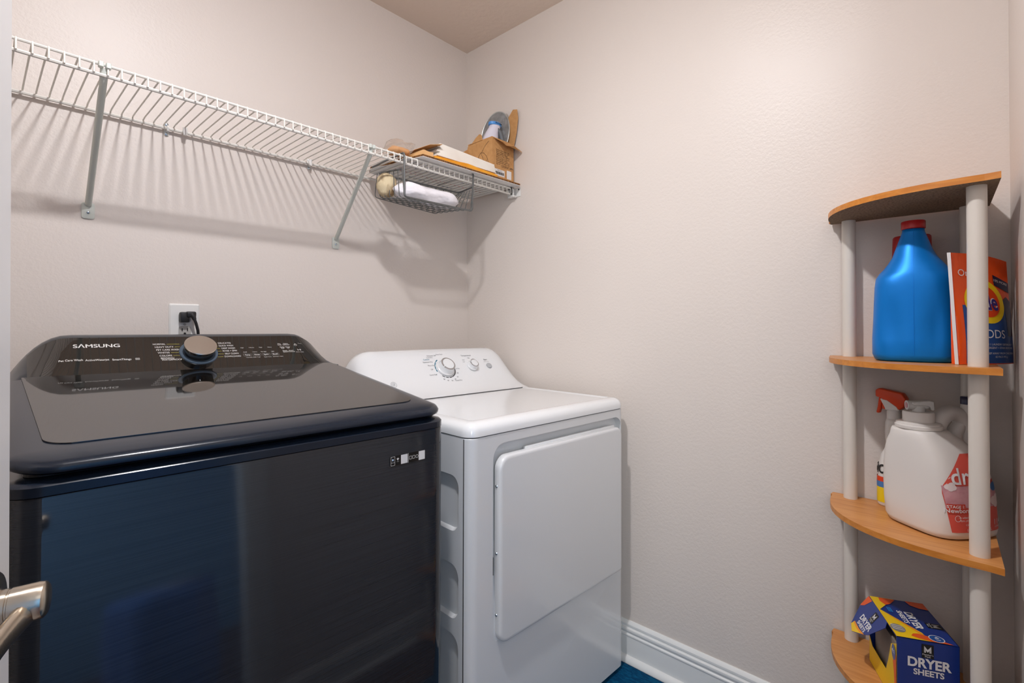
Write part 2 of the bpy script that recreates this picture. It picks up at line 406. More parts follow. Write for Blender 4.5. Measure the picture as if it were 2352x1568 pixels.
# ------------------------------------------------------------------ ceiling lamp
LX, LY = -1.19, -1.09
lamp = empty('ceiling_lamp', (LX, LY, H - .06), label='small round frosted lamp on the ceiling above the washer and dryer', cat='lamp')
obj('lamp_base', lathe([(0, H), (.075, H), (.075, H - .010), (.060, H - .026), (.0485, H - .028), (0, H - .028)], (LX, LY, 0), (0, 0, 1), 40), m_plastic_w, lamp, smooth=True)
m_dome = mat('lit_frosted_lens', (255, 250, 244), .5, emit=(248, 248, 252), emit_s=LAMP)
obj('lamp_lens', lathe([(.0465 * math.cos(a), H - .0285 - .016 * math.sin(a)) for a in [math.radians(x) for x in (0, 12, 24, 36, 48, 60, 72, 82, 89)]], (LX, LY, 0), (0, 0, 1), 40), m_dome, lamp, smooth=True)

# ------------------------------------------------------------------ washer
wa = math.radians(-2.2)
washer = empty('washing_machine', (-1.533, -.7925, .0045), wa, 'dark navy top-load washing machine with glass lid and silver dial', 'washer', ry=math.radians(.4))
WW, WD = .716, .70
def plan(ins, r, y1=WD, n=6): return rrect(ins, WW - ins, ins, y1 - ins, [max(r - ins, .004), .02, .02, max(r - ins, .004)], n)
def L(*a, **k): k['local'] = True; return obj(*a, **k)
L('cabinet', loft([[(x, y, z) for x, y in plan(i, .04, n=10)] for i, z in ((.004, .02), (0, .024), (0, .934), (.001, .9365))]), m_wside, washer, smooth=True)
L('top_frame', loft([[(x, y, z) for x, y in plan(i, .04, n=10)] for i, z in ((.0015, .9366), (-.0005, .9385), (-.0005, .951), (.004, .9555), (.02, .960), (.05, .9605))]), m_wlid, washer, smooth=True)
L('lid_gap_shade', loft([[(x, y, z) for x, y in plan(.02, .04, .60)] for z in (.9606, .972)]), m_wblack, washer)  # added black slab, paints the shade in the gap under the lid
def zlid(v): return .972 + .13 * v
LV = .553
def lring(ins, off, r=.06): return [(x, y, zlid(y) + off) for x, y in rrect(ins, WW - ins, ins - .003, LV - min(ins, .004), [max(r - ins, .01), .006, .006, max(r - ins, .01)], 8)]
L('lid', loft([lring(.022, -.010), lring(.008, -.0085), lring(.001, -.004), lring(0, .001), lring(.004, .0065), lring(.014, .0095), lring(.034, .0112), lring(.052, .0118)]), m_wlid, washer, smooth=True, autosmooth=50)
gl = []
for x, y in rrect(.042, WW - .042, .066, LV - .002, [.036, .003, .003, .036], 8):
    t_ = (y - .066) / (LV - .068); k_ = (WW / 2 - .042 + .020 * t_) / (WW / 2 - .042)
    gl.append((WW / 2 + (x - WW / 2) * k_, y, zlid(y) + .0122))
L('glass_panel', loft([gl, [(x, y, z + .0012) for x, y, z in gl]]), m_glass, washer)
# console
V0, Z0, V1, Z1 = .548, 1.050, .655, 1.143
SL = math.hypot(V1 - V0, Z1 - Z0)
def hcon(u, b=.105):
    e = min(u, WW - u) / b
    return 1.0 if e >= 1 else max(.04, 1 - (1 - e) ** 2.2)
CN = Vector((0, -(Z1 - Z0), V1 - V0)).normalized()
def conface(u, s, off=0):
    h = hcon(u); p = Vector((u, V0 + (V1 - V0) * s / SL, Z0 + (Z1 - Z0) * s / SL * h)); return p + CN * off
us = [0, .004, .01, .02, .03, .042, .055, .07, .085, .105, .13, .2, .3, .35, .4, .5, .57, .595, .615, .63, .645, .658, .67, .68, .69, .696, .70]
us = [u * WW / .70 for u in us]
prof = [(V0 - .004, .99), (V0 - .003, Z0 - .004), (V0, Z0), (V0 + .3 * (V1 - V0), Z0 + .3 * (Z1 - Z0)), (V0 + .6 * (V1 - V0), Z0 + .6 * (Z1 - Z0)), (V0 + .9 * (V1 - V0), Z0 + .9 * (Z1 - Z0)), (V1 + .004, Z1 - .001), (V1 + .014, Z1 + .0015), (V1 + .03, Z1 - .001), (V1 + .044, Z1 - .02), (V1 + .046, .99)]
rows = [[(u, v, z if z <= Z0 else Z0 + (z - Z0) * hcon(u)) for v, z in prof] for u in us]
n = len(prof)
Vv, Ff = grid(rows); Ff += [tuple(range(n)), tuple((len(us) - 1) * n + j for j in range(n))]
for i in range(len(us) - 1): Ff.append((i * n, i * n + n - 1, (i + 1) * n + n - 1, (i + 1) * n))
con = L('console', (Vv, Ff), m_shell, washer, smooth=True)
fu = [.03, .036, .043, .05, .058, .07, .085, .105, .13, .2, .3, .35, .4, .5, .57, .595, .615, .63, .642, .65, .657, .664, .67]
fu = [u * WW / .70 for u in fu]
L('control_panel', grid([[conface(u, SL * (s0 if 0 else s), .0018) for s in (.02, .12, .3, .5, .7, .85, .93)] for u in fu]), m_face, con, smooth=True)
kb = conface(.3545, .069); kx = Vector((1, 0, 0)); ky = kx.cross(CN) * -1
L('dial_ring', lathe([(.034, .002), (.0445, .002), (.0435, .0045), (.036, .005), (.034, .004)], kb, CN, 48), m_ring, con, smooth=True)
kn = L('dial', lathe([(0, .002), (.0335, .002), (.0345, .012), (.0355, .018), (.0365, .022), (.0368, .0275)], kb, CN, 48), m_face, con, smooth=True)
L('dial_cap', lathe([(0, .0275), (.0368, .0275), (.0368, .029), (.0355, .0302), (.02, .0306), (0, .0307)], kb, CN, 48), m_steel, kn, smooth=True)
fc = lambda a, b, c=0: conface(a + .0135, b, .0018 + c)
L('printed_name', join(*[text('S\u039bMSUNG', .0165, fc, .136 + d, .101 + e, 0, wfit=.085, off=.0005 + .0001 * i_) for i_, (d, e) in enumerate(((0, 0), (.0009, 0), (.00045, .0004)))]), m_print, con)
words = [('Pet Care Wash', .088, .055, .041), ('ActiveWaterjet', .134, .0535, .043), ('SmartThings', .179, .0525, .036)]
L('printed_slogan', join(*[text(t, .0085, fc, x, y, .012, wfit=wf) for t, x, y, wf in words]), m_print, con)
left = [('NORMAL', .245, .1035, .0265), ('HEAVY DUTY', .248, .0925, .0395), ('PET CARE WASH', .250, .082, .0500), ('WHITES', .2515, .0715, .0250), ('COLORS', .254, .0605, .0260), ('BEDDING/', .2555, .0515, .0280), ('WATERPROOF', .257, .0455, .0430)]
right = [('DELICATES', .392, .1035, .0315), ('QUICK WASH', .392, .0930, .0355), ('DEEP WASH', .397, .0825, .0330), ('RINSE + SPIN', .398, .0720, .0345), ('SELF CLEAN', .401, .0610, .0335), ('DOWNLOADED', .398, .0500, .0400)]
L('cycle_names', join(*[text(t, .0084, fc, x + wf / 2, y, 0, wfit=wf) for t, x, y, wf in left + right]), m_print, con)
lines = []
for t, x, y, wf in left[:5] + left[6:]:
    lines.append(decal([(x + wf + .003, y - .0004), (.302, y - .0004), (.302, y + .0004), (x + wf + .003, y + .0004)], fc))
for t, x, y, wf in right: lines.append(decal([(.378, y - .0004), (x - .003, y - .0004), (x - .003, y + .0004), (.378, y + .0004)], fc))
L('cycle_lines', join(*lines), m_print_y, con)
opts = []
for i, t in enumerate(('Temp', 'Rinse', 'Spin', 'Soil')): opts.append(text(t, .007, fc, .456 + i * .0245, .0535, .01, wfit=.0135))
for x, y, t in ((.552, .0965, 'Pre'), (.552, .0915, 'Soak'), (.571, .0965, 'Fabric'), (.571, .0915, 'Softener'), (.557, .082, 'Delay'), (.557, .077, 'End'), (.573, .082, 'Deep'), (.573, .077, 'Fill'), (.561, .0665, 'Super'), (.561, .0615, 'Speed'), (.5785, .0665, 'Smart'), (.5785, .0615, 'Control')): opts.append(text(t, .0058, fc, x, y, .01))
for i, (a, b) in enumerate((('High', 'Cold'), ('5 Extra', '1 Extra'), ('High', 'No Spin'), ('Heavy', 'Light'))):
    opts.append(text(a, .0046, fc, .448 + i * .0245, .083)); opts.append(text(b, .0046, fc, .452 + i * .0245, .065))
opts.append(text('7 Eco Dry Cold  3 sec', .0042, fc, .4685, .0435)); opts.append(text('Super Rinse', .0042, fc, .507, .043)); opts.append(text('Garment + Care', .0042, fc, .535, .043)); opts.append(text('Hold to Start', .0042, fc, .602, .059)); opts.append(text('Power', .004, fc, .613, .0975))
L('option_names', join(*opts), m_print, con)
def outline(poly_o, poly_i, fr, off=.0004):
    nn = len(poly_o); return [fr(x, y, off) for x, y in poly_o] + [fr(x, y, off) for x, y in poly_i], [(i, (i + 1) % nn, nn + (i + 1) % nn, nn + i) for i in range(nn)]
bx_ = [outline(rrect(.4455 + i * .0245, .4665 + i * .0245, .0485, .0585, .002, 3), rrect(.4461 + i * .0245, .4659 + i * .0245, .0491, .0579, .0016, 3), fc) for i in range(4)]
L('option_frames', join(*bx_), m_print_g, con)
ics = [outline(circle(.598, .0905, .0042, 20), circle(.598, .0905, .0034, 20), fc), decal([(.5975, .0905), (.5985, .0905), (.5985, .096), (.5975, .096)], fc, .0006),
       outline([(.598, .0615 + .004), (.598, .0615 + .0105), (.604, .0615 + .00725)], [(.5987, .0615 + .0051), (.5987, .0615 + .0094), (.6027, .0615 + .00725)], fc), decal([(.605, .0655), (.606, .0655), (.606, .072), (.605, .072)], fc), decal([(.607, .0655), (.608, .0655), (.608, .072), (.607, .072)], fc)]
L('power_icons', join(*ics), m_print, con)
L('chip_badge', decal(rrect(.2045, .2135, .049, .0565, .001, 2), fc), m_print_g, con)
# sticker on the front (its two square codes stay blank)
fw = lambda a, b, c=0: Vector((a + .007, -c - .0004, b))
st = L('front_sticker', prism(rrect(.556, .6445, .8735, .8945, .001, 2), fw, 0, .0003), m_sticker, washer)
L('blank_patch', prism([(.5825, .8745), (.599, .8745), (.599, .8935), (.5825, .8935)], fw, .0003, .0005), m_stick_w, st)
L('blank_patch', prism([(.6275, .8745), (.6435, .8745), (.6435, .8935), (.6275, .8935)], fw, .0003, .0005), m_stick_w, st)
fs = lambda a, b, c=0: Vector((a + .007, -.0010 - c, b))
L('sticker_icons', join(outline(rrect(.5575, .5675, .8745, .8935, .0012, 3), rrect(.5582, .5668, .8752, .8928, .001, 3), fs), decal([(.5575, .8805), (.5675, .8805), (.5675, .8812), (.5575, .8812)], fs), decal([(.6003, .874), (.6010, .874), (.6010, .8945), (.6003, .8945)], fs),
   outline(rrect(.603, .6095, .8805, .8875, .001, 3), rrect(.6037, .6088, .8812, .8868, .0008, 3), fs), outline(rrect(.611, .6175, .8805, .8875, .001, 3), rrect(.6117, .6168, .8812, .8868, .0008, 3), fs), outline(circle(.6225, .8842, .0036, 14), circle(.6225, .8842, .0028, 14), fs),
   decal([(.5745, .8835), (.5778, .8878), (.5745, .8893), (.5712, .8878)], fs), decal([(.572, .8812), (.577, .8812), (.577, .8818), (.572, .8818)], fs)), m_print, st)
L('sticker_dot', decal(circle(.5625, .8865, .0022, 14), fs), m_stick_b, st)
for x in (.06, .655):
    for y in (.06, .62): L('foot', lathe([(0, 0), (.022, 0), (.022, .012), (.012, .014), (.012, .026), (0, .026)], (x, y, 0), (0, 0, 1), 14), m_wblack, washer, smooth=True)

# ------------------------------------------------------------------ dryer
da = math.radians(-2.8)
dryer = empty('clothes_dryer', (-.745, -.8145, .0045), da, 'white clothes dryer with two control knobs in the corner', 'dryer', ry=math.radians(.4))
XW, XD = .686, .64
def dplan(ins, r, n=6): return rrect(ins, XW - ins, ins, XD - ins, [max(r - ins, .006), .01, .01, max(r - ins, .006)], n)
body = L('cabinet', loft([[(x, y, z) for x, y in dplan(i, .028, 8)] for i, z in ((.003, .022), (0, .026), (0, .884), (.002, .886))]), m_enamel_b, dryer)
# recess of the door, fading out at the bottom, and three pressed panels on the side
def rec(z): return .0015 + .0225 * max(0, (z - .36)) / .5
rp0 = rrect(.078, .668, .3595, .862, [.012, .04, .04, .026], 8)
side = []
for z0, z1 in ((.648, .788), (.430, .566), (.212, .392)):
    pr = rrect(.042, .30, z0, z1, .03, 6)
    side.append(loft([[(-.01, a, b) for a, b in pr], [(.0005, a, b) for a, b in pr], [(.011, a, b) for a, b in rrect(.047, .295, z0 + .005, z1 - .005, .026, 6)]]))
cut(body, [loft([[(x, -.02, z) for x, z in rp0], [(x, rec(z), z) for x, z in rp0]])] + side)
shade(body.data, 32)
L('panel_seam', join(box(-.0006, .002, .0215, .0235, .03, .884)), m_seam, dryer)
L('lid_gap', loft([[(x, y, z) for x, y in dplan(.004, .028)] for z in (.8855, .888)]), m_seam, dryer)
def lr(ins, z, r=.032): return [(x, y, z) for x, y in dplan(ins, r, 8)]
L('top', loft([lr(.002, .8875), lr(-.0015, .889), lr(-.0015, .9005), lr(.0015, .909), lr(.008, .9165), lr(.018, .9215), lr(.030, .9235), lr(.038, .9230), lr(.042, .9205), lr(.047, .9198)]), m_enamel, dryer, smooth=True, autosmooth=50)
dp = [(.445, .9205), (.455, .9235), (.470, .930), (.490, .942), (.512, .9605), (.535, .985), (.555, 1.010), (.575, 1.035), (.590, 1.053), (.602, 1.064), (.615, 1.0715), (.632, 1.0745), (.655, 1.073), (.672, 1.060), (.68, 1.03), (.68, .9)]
DZ = .9205
def hd_(u):
    e = min(u, XW - u); b = .075
    return 1.0 if e >= b else .45 + .55 * math.sqrt(max(0, 1 - (1 - e / b) ** 2))
du = [0, .002, .006, .012, .02, .03, .042, .056, .075, .1, .15, .25, .343, .45, .536, .586, .611, .63, .644, .656, .666, .674, .68, .684, .686]
rows = [[(u, v, z if z <= DZ else DZ + (z - DZ) * hd_(u) + .002 * (1 - ((u - .343) / .343) ** 2) * (z - DZ) / .15) for v, z in dp] for u in du]
n = len(dp); Vv, Ff = grid(rows); Ff += [tuple(range(n)), tuple((len(du) - 1) * n + j for j in range(n))]
for i in range(len(du) - 1): Ff.append((i * n, i * n + n - 1, (i + 1) * n + n - 1, (i + 1) * n))
dcon = L('console', (Vv, Ff), m_enamel, dryer, smooth=True, autosmooth=50)
L('console_seam', box(.035, .655, .4415, .4452, .9190, .9222), m_seam, dryer)
# arc length map of the face for knobs and print; s is measured from (v=.505)
arc = [0]
for (a, b), (c, d) in zip(dp, dp[1:]): arc.append(arc[-1] + math.hypot(c - a, d - b))
S505 = None
def dface(u, s, off=0):
    t = s + .0725
    for i in range(len(arc) - 1):
        if arc[i] <= t <= arc[i + 1] or i == len(arc) - 2:
            k = (t - arc[i]) / (arc[i + 1] - arc[i]); (a, b), (c, d) = dp[i], dp[i + 1]
            nn = Vector((0, -(d - b), c - a)).normalized()
            z = b + (d - b) * k; bow = .002 * (1 - ((u - .343) / .343) ** 2) * (z - DZ) / .15
            return Vector((u, a + (c - a) * k, z + bow)) + nn * (off + .0004)
DN = Vector((0, -.735, .68)).normalized()
def knob(name, u, s, R, hgt, rot):
    o = dface(u, s); fr = frame(o, (1, 0, 0), DN.cross(Vector((1, 0, 0))))
    k = L(name, lathe([(0, 0), (R * 1.18, 0), (R * 1.16, .004), (R * 1.02, .006), (R, .007), (R * .93, hgt * .72), (R * .92, hgt)], o, DN, 36), m_enamel, dcon, smooth=True, autosmooth=35)
    L('chrome_ring', lathe([(R * .60, hgt), (R * .92, hgt), (R * .90, hgt + .0012), (R * .62, hgt + .0012)], o, DN, 36), m_chrome, k, smooth=True)
    L('knob_cap', lathe([(0, hgt + .0005), (R * .74, hgt + .0005), (R * .72, hgt + .0022), (0, hgt + .0026)], o, DN, 36), m_enamel, k, smooth=True)
    pr = [(math.cos(rot) * a - math.sin(rot) * b, math.sin(rot) * a + math.cos(rot) * b) for a, b in ((R * .55, -.0016), (R * .94, -.0016), (R * .94, .0016), (R * .55, .0016))]
    L('pointer', prism(pr, fr, hgt + .0012, hgt + .0028), m_enamel, k)
knob('timer_knob', .344, .068, .0315, .026, math.radians(205))
knob('temperature_knob', .476, .070, .0205, .019, math.radians(150))
L('start_button', lathe([(0, 0), (.0125, 0), (.0125, .003), (.011, .0045), (0, .005)], dface(.5625, .066), DN, 24), m_button, dcon, smooth=True)
fdr = lambda a, b, c=0: dface(a, b, c)
def arcseg(cx, cy, r0, r1, a0, a1, k=4):
    A = [math.radians(a0 + (a1 - a0) * i / k) for i in range(k + 1)]
    return [(cx + r1 * math.cos(a), cy + r1 * math.sin(a)) for a in A] + [(cx + r0 * math.cos(a), cy + r0 * math.sin(a)) for a in reversed(A)]
L('dial_marks', join(*[decal(arcseg(.344, .068, .0405, .0435, a, a + 16), fdr) for a in (228, 249, 270, 289, 306, 322, 338)]), m_black, dcon)
L('dial_marks', join(*[decal(arcseg(.344, .068, .0405, .0445, a, a + w_) , fdr) for a, w_ in ((118, 17), (139, 22), (164, 18), (185, 12))]), m_teal, dcon)
L('cotton_print', text('Cottons', .0095, fdr, .277, .110, wfit=.026), m_teal, dcon)
dt = [('More Dry', .288, .083), ('Optimum Dry', .279, .0985), ('Less Dry', .295, .118), ('Quick Fluff', .279, .043), ('Off', .283, .066), ('Off', .322, .126), ('Easy Care', .345, .131), ('Timed Dry', .378, .0095), ('80', .317, .020), ('60', .331, .013), ('50', .349, .0105), ('40', .366, .0165), ('30', .381, .0255), ('20', .391, .043), ('Delicates', .300, .126), ('10 Min', .399, .062)]
L('dial_print', join(*[text(t, .0075, fdr, x, y) for t, x, y in dt]), m_dgrey, dcon)
L('knob_print', join(text('Temperature', .0095, fdr, .469, .120), text('High', .0065, fdr, .476, .108), text('Med', .0065, fdr, .497, .102), text('Heat', .006, fdr, .4465, .1), text('Low', .006, fdr, .4445, .091), text('Start', .010, fdr, .558, .096, .008), text('press to start', .005, fdr, .559, .0865)), m_dgrey, dcon)
L('maker_mark', join(outline(circle(.106, .016, .0115, 28), circle(.106, .016, .0100, 28), fdr), text('G', .014, fdr, .1025, .016), text('E', .012, fdr, .1095, .016)), m_button, dcon)
# door
dr = [.012, .03, .035, .03]
def drr(ins, y): return [(x, y, z) for x, z in rrect(.088 + ins, .648 - ins, .357 + ins, .832 - ins, [max(.012 - ins, .004), max(.03 - ins, .004), max(.035 - ins, .004), max(.03 - ins, .004)], 8)]
dd = L('door', loft([drr(.006, .010), drr(.001, .006), drr(0, .0), drr(0, -.010), drr(.0015, -.0135), drr(.005, -.016), drr(.010, -.0165)]), m_enamel_b, dryer, smooth=True)
for z in (.43, .585, .755): L('door_screw', lathe([(0, 0), (.004, 0), (.003, .0018), (0, .002)], (.088, -.002, z), (-1, 0, 0), 12), m_zinc, dd, smooth=True)
L('door_liner', rbox(.20, .628, .001, .013, .80, .8372, .003, 2), m_enamel_b, dd, smooth=True)
L('hinge_slot', box(.0800, .0835, .0035, .0085, .53, .575), m_dark, dd)
for x in (.06, .62):
    for y in (.06, .58): L('foot', lathe([(0, 0), (.02, 0), (.02, .012), (.01, .014), (.01, .028), (0, .028)], (x, y, 0), (0, 0, 1), 12), m_wblack, dryer, smooth=True)

# ------------------------------------------------------------------ outlet and plug on the back wall
out = empty('wall_outlet', (-1.1305, -.003, 1.115), label='white wall outlet plate above the washer', cat='outlet')
ox, oz = -1.1305, 1.174
obj('cover_plate', loft([[(x, y, z) for x, z in rrect(ox - .0385 + i, ox + .0385 - i, oz - .0605 + i, oz + .0605 - i, .004, 4)] for i, y in ((0, -.0003), (0, -.003), (.004, -.0065))]), m_plastic_w, out, smooth=True, autosmooth=25)
m_recept = mat('grey_receptacle', (176, 172, 166), .4)
for dz in (.0195, -.0195):
    rc = obj('receptacle', loft([[(x, y, z) for x, z in rrect(ox - .0155, ox + .0155, oz + dz - .0145, oz + dz + .0145, .007, 5)] for y in (-.006, -.0085)]), m_recept, out)
    obj('slot', join(box(ox - .0078, ox - .0055, -.0088, -.0080, oz + dz - .001, oz + dz + .008), box(ox + .0055, ox + .0078, -.0088, -.0080, oz + dz - .001, oz + dz + .008), lathe([(0, 0), (.0032, 0), (.0032, .0008), (0, .0008)], (ox, -.0080, oz + dz - .0075), (0, -1, 0), 10)), m_dark, rc)
obj('plate_screw', lathe([(0, 0), (.0035, 0), (.003, .001), (0, .0012)], (ox, -.0085, oz), (0, -1, 0), 12), m_recept, out, smooth=True)
m_rubber = mat('black_rubber', (22, 21, 21), .5)
plug = empty('power_plug', (ox + .006, -.02, 1.2), label='black power plug and cord in the outlet behind the washer', cat='plug')
obj('plug_body', join(rbox(ox - .0155, ox + .0075, -.030, -.0092, oz + .006, oz + .036, .004, 2), rbox(ox - .001, ox + .0235, -.034, -.013, oz + .020, oz + .0375, .004, 2)), m_rubber, plug, smooth=True)
obj('strain_relief', tube([(ox + .012, -.028, oz + .030), (ox + .016, -.032, oz + .022), (ox + .0185, -.033, oz + .013)], [.0075, .0065, .005], 12), m_rubber, plug, smooth=True)
obj('cord', tube([(ox + .017, -.0325, oz + .018), (ox + .022, -.0335, oz + .003), (ox + .0275, -.031, oz - .018), (ox + .031, -.026, oz - .05), (ox + .033, -.024, oz - .10), (ox + .034, -.024, oz - .3)], .0042, 10), m_rubber, plug, smooth=True)

# ------------------------------------------------------------------ wire shelf on the back wall
SZ, SY = 1.748, -.304
shelf = empty('wire_shelf', (-.95, 0, 1.738), label='long white wire shelf mounted on the wall above the washer', cat='shelf')
SX0, SX1 = -1.93, -.012
obj('rear_rail', tube([(SX0, -.013, 1.7375), (SX1, -.013, 1.7375)], .0045, 8), m_white_wire, shelf, smooth=True)
obj('front_rail', tube([(SX0, SY, SZ - .004), (SX1, SY, SZ - .004)], .0034, 8), m_white_wire, shelf, smooth=True)
obj('front_rail', tube([(SX0, SY + .002, 1.7215), (SX1, SY + .002, 1.7215)], .0042, 8), m_white_wire, shelf, smooth=True)
wire = arc_pts([(0, -.010, 1.7375 + .003), (0, -.010, SZ - .002), (0, -.03, SZ), (0, SY - .0035, SZ), (0, SY - .0045, 1.7215)], .008, 3)
w0 = None
for k in range(-18, 62):
    x = -1.4954 + .02395 * k
    if x > -.018 or x < SX0: continue
    if w0 is None:
        w0 = obj('deck_wire', tube(wire, .0019, 6), m_white_wire, shelf, smooth=True); base_x = x
        w0.location = Vector((x, 0, 0))
    else: copy_part(w0, shelf, (x - base_x, 0, 0))
def brace(xt, xb):
    b = obj('support_brace', tube(arc_pts([(xt, SY + .004, SZ - .010), (xt, SY + .010, 1.7165), (xb, -.006, 1.488)], .008, 3), .0072, 12), m_brace, shelf, smooth=True)
    fr = frame((xb, 0, 1.477), (1, 0, 0), (0, 0, 1))
    f = obj('foot_plate', loft([[(xb + x, y, 1.4725 + z) for x, z in rrect(-.0135 + i, .0135 - i, -.021 + i, .021 - i, .006, 4)] for i, y in ((0, -.0005), (0, -.003), (.002, -.0042))]), m_brace, b, smooth=True, autosmooth=30)
    obj('screw', lathe([(0, .004), (.0042, .004), (.0038, .006), (.002, .007), (0, .007)], (xb, 0, 1.468), (0, -1, 0), 14), m_zinc, b, smooth=True)
    obj('hook_clip', join(rbox(xt - .011, xt - .002, SY - .0085, SY + .004, SZ - .012, SZ + .001, .0015, 1), rbox(xt + .002, xt + .011, SY - .0085, SY + .004, SZ - .012, SZ + .001, .0015, 1)), m_brace, b)
brace(-1.3575, -1.348); brace(-.692, -.654)
for x in (-1.497, -1.176, -.755):
    c = obj('wall_clip', join(rbox(x - .006, x + .006, -.0035, 0, 1.7375 - .0185, 1.7375 + .0185, .002, 1), tube([(x, -.0035, 1.730), (x, -.018, 1.7312), (x, -.0205, 1.7375), (x, -.016, 1.7432)], .0028, 8)), m_plastic_w, shelf)
    for dz in (-.0135, .0135): obj('screw', lathe([(0, .0035), (.0052, .0035), (.0045, .0055), (.002, .0066), (0, .0066)], (x, 0, 1.7375 + dz), (0, -1, 0), 14), m_zinc, c, smooth=True)
for x in (-1.1345, -.7600):
    obj('plastic_anchor', join(tube([(x, -.024, 1.7265), (x - .0005, -.024, 1.7475)], [.0055, .0062], 10), lathe([(0, 0), (.0075, 0), (.0062, .004), (0, .005)], (x, -.021, 1.7375), (0, -1, 0), 12)), m_plastic_w, shelf, smooth=True)
eb = obj('end_bracket', join(rbox(-.0035, -.0005, SY - .030, SY + .045, 1.7125, 1.7515, .001, 1), rbox(-.026, -.003, SY - .012, SY + .022, 1.709, 1.7165, .002, 1), rbox(-.026, -.022, SY - .012, SY + .020, 1.7165, 1.741, .001, 1)), m_plastic_w, shelf)
obj('screw', lathe([(0, .0034), (.0036, .0034), (.003, .0045), (0, .0048)], (0, SY - .021, 1.742), (-1, 0, 0), 12), m_dark, eb)
obj('rail_cap', tube([(-.030, SY - .001, 1.7185), (-.030, SY - .001, SZ)], .005, 8), m_dark, eb)

# ------------------------------------------------------------------ basket hung under the shelf
bk = empty('wire_basket', (-.45, -.26, 1.604), label='small grey wire basket hung under the white wire shelf', cat='basket')
FL, RL, RR, FR = (-.573, -.315, 1.603), (-.618, -.205, 1.612), (-.335, -.190, 1.604), (-.283, -.328, 1.605)
tRL, tRR, tFL, tFR = (-.603, -.197, 1.700), (-.240, -.215, 1.700), (-.573, -.300, 1.700), (-.262, -.318, 1.700)
def mix(a, b, t): return tuple(a[i] + (b[i] - a[i]) * t for i in range(3))
RX, LXh = -.262, -.573
obj('hook_frame', tube(arc_pts([(LXh + .01, -.10, SZ + .0045), (LXh, SY - .010, SZ + .0055), (LXh - .002, SY - .013, 1.603), (-.276, SY - .026, 1.603), (RX, SY - .018, SZ + .0055), (RX + .005, -.10, SZ + .0045)], .012, 4), .0034, 8), m_gwire, bk, smooth=True)
obj('rim', tube(arc_pts([tFL, tRL, tRR, tFR], .02, 4), .0034, 8), m_gwire, bk, smooth=True)
for k in range(7):
    t = k / 6.0; bt = mix(FL, RL, t); tp = mix(tFL, tRL, t); far = mix(FR, RR, t); ft = mix(tFR, tRR, t)
    obj('cross_wire', tube(arc_pts([tp, bt, far, ft] if k in (0, 6) else [tp, bt, far, mix(far, ft, .9)], .012, 3), .0016, 6), m_gwire, bk, smooth=True)
for k in range(1, 10):
    t = k / 10; a = mix(FL, FR, t); b = mix(RL, RR, t); c = mix(tRL, tRR, t)
    obj('basket_wire', tube(arc_pts([a, b, c], .012, 3), .0016, 6), m_gwire, bk, smooth=True)
# its contents
def pillow(p0, p1, rw, rh, nseg=18, nr=16, seed=1, lump=.12, droop=0):
    rnd = random.Random(seed); P0, P1 = Vector(p0), Vector(p1); ax = (P1 - P0).normalized(); sd = ax.cross(Vector((0, 0, 1))).normalized(); up = sd.cross(ax)
    ph = [rnd.random() * 6 for _ in range(6)]; rings = []
    for i in range(nseg + 1):
        t = i / nseg; e = min(1, (math.sin(PI * min(max(t, .004), .996)) * 1.9)) ** .55
        c = P0 + (P1 - P0) * t; ring = []
        for j in range(nr):
            a = 2 * PI * j / nr; q = 1 + lump * (math.sin(3 * a + ph[0] + 5 * t) * .5 + math.sin(2 * a + 11 * t + ph[1]) * .5 + math.sin(5 * a - 8 * t + ph[2]) * .35)
            ring.append(c + (sd * math.cos(a) * rw + up * math.sin(a) * rh) * e * q)
        rings.append(ring)
    return loft(rings)
pb = tag(obj('plastic_bag', pillow((-.585, -.268, 1.637), (-.290, -.262, 1.642), .040, .031, seed=5, lump=.16), m_bag, smooth=True, autosmooth=180), 'folded white plastic bag lying in the grey wire basket', 'bag')
hat = []
for i in range(13):
    a = PI * i / 12; hat.append((.036 * math.sin(a) ** .8, .042 * (1 - math.cos(a))))
tag(obj('straw_roll', lathe([(r * (1 + .05 * math.sin(h * 220)), h) for r, h in hat], (-.588, -.232, 1.6125), (0, 0, 1), 20, 1, .9), m_beige, smooth=True, autosmooth=180), 'beige woven ball-shaped bundle at the basket end', 'bundle')

# ------------------------------------------------------------------ things on the shelf
CZ = SZ + .0025
cb = empty('flattened_carton', (-.27, -.19, CZ), label='flattened white carton lying on the right end of the wire shelf', cat='cardboard')
outl = [(-.512, -.337), (-.016, -.345), (-.010, -.03), (-.535, -.035), (-.560, -.085), (-.532, -.20), (-.545, -.262), (-.5215, -.285)]
fz = lambda a, b, c=0: Vector((a, b, CZ + c))
obj('white_face', prism(outl, fz, 0, .0012), m_card_w, cb)
obj('corrugated_board', prism([(x, y + .0006) for x, y in outl], fz, .0012, .0075), m_kraft_d, cb)
obj('brown_face', prism(outl, fz, .0075, .0085), m_kraft, cb)
fzd = lambda a, b, c=0: Vector((a, b, CZ - .0003 - c))
obj('red_dashes', join(*[decal([(-.500 + .0205 * k, -.150), (-.486 + .0205 * k, -.150), (-.486 + .0205 * k, -.1535), (-.500 + .0205 * k, -.1535)], fzd) for k in range(22)]), m_red, cb)
bt = []
rnd = random.Random(3)
def mirror_frame(a, b, c=0): return Vector((a, b, CZ - .0004 - c))
for (x, y, t) in ((-.40, -.215, 'FLAT RATE BOX'), (-.25, -.225, 'FROM'), (-.19, -.20, 'SHIP TO'), (-.36, -.11, 'MAILING BOX'), (-.22, -.105, 'POSTAGE'), (-.13, -.22, 'FLAT RATE')):
    v, f = text2d(t, .017, .01); bt.append(([mirror_frame(x + a, y - b) for a, b in v], f))
obj('blue_print', join(*bt), m_blueink, cb)
rt = []
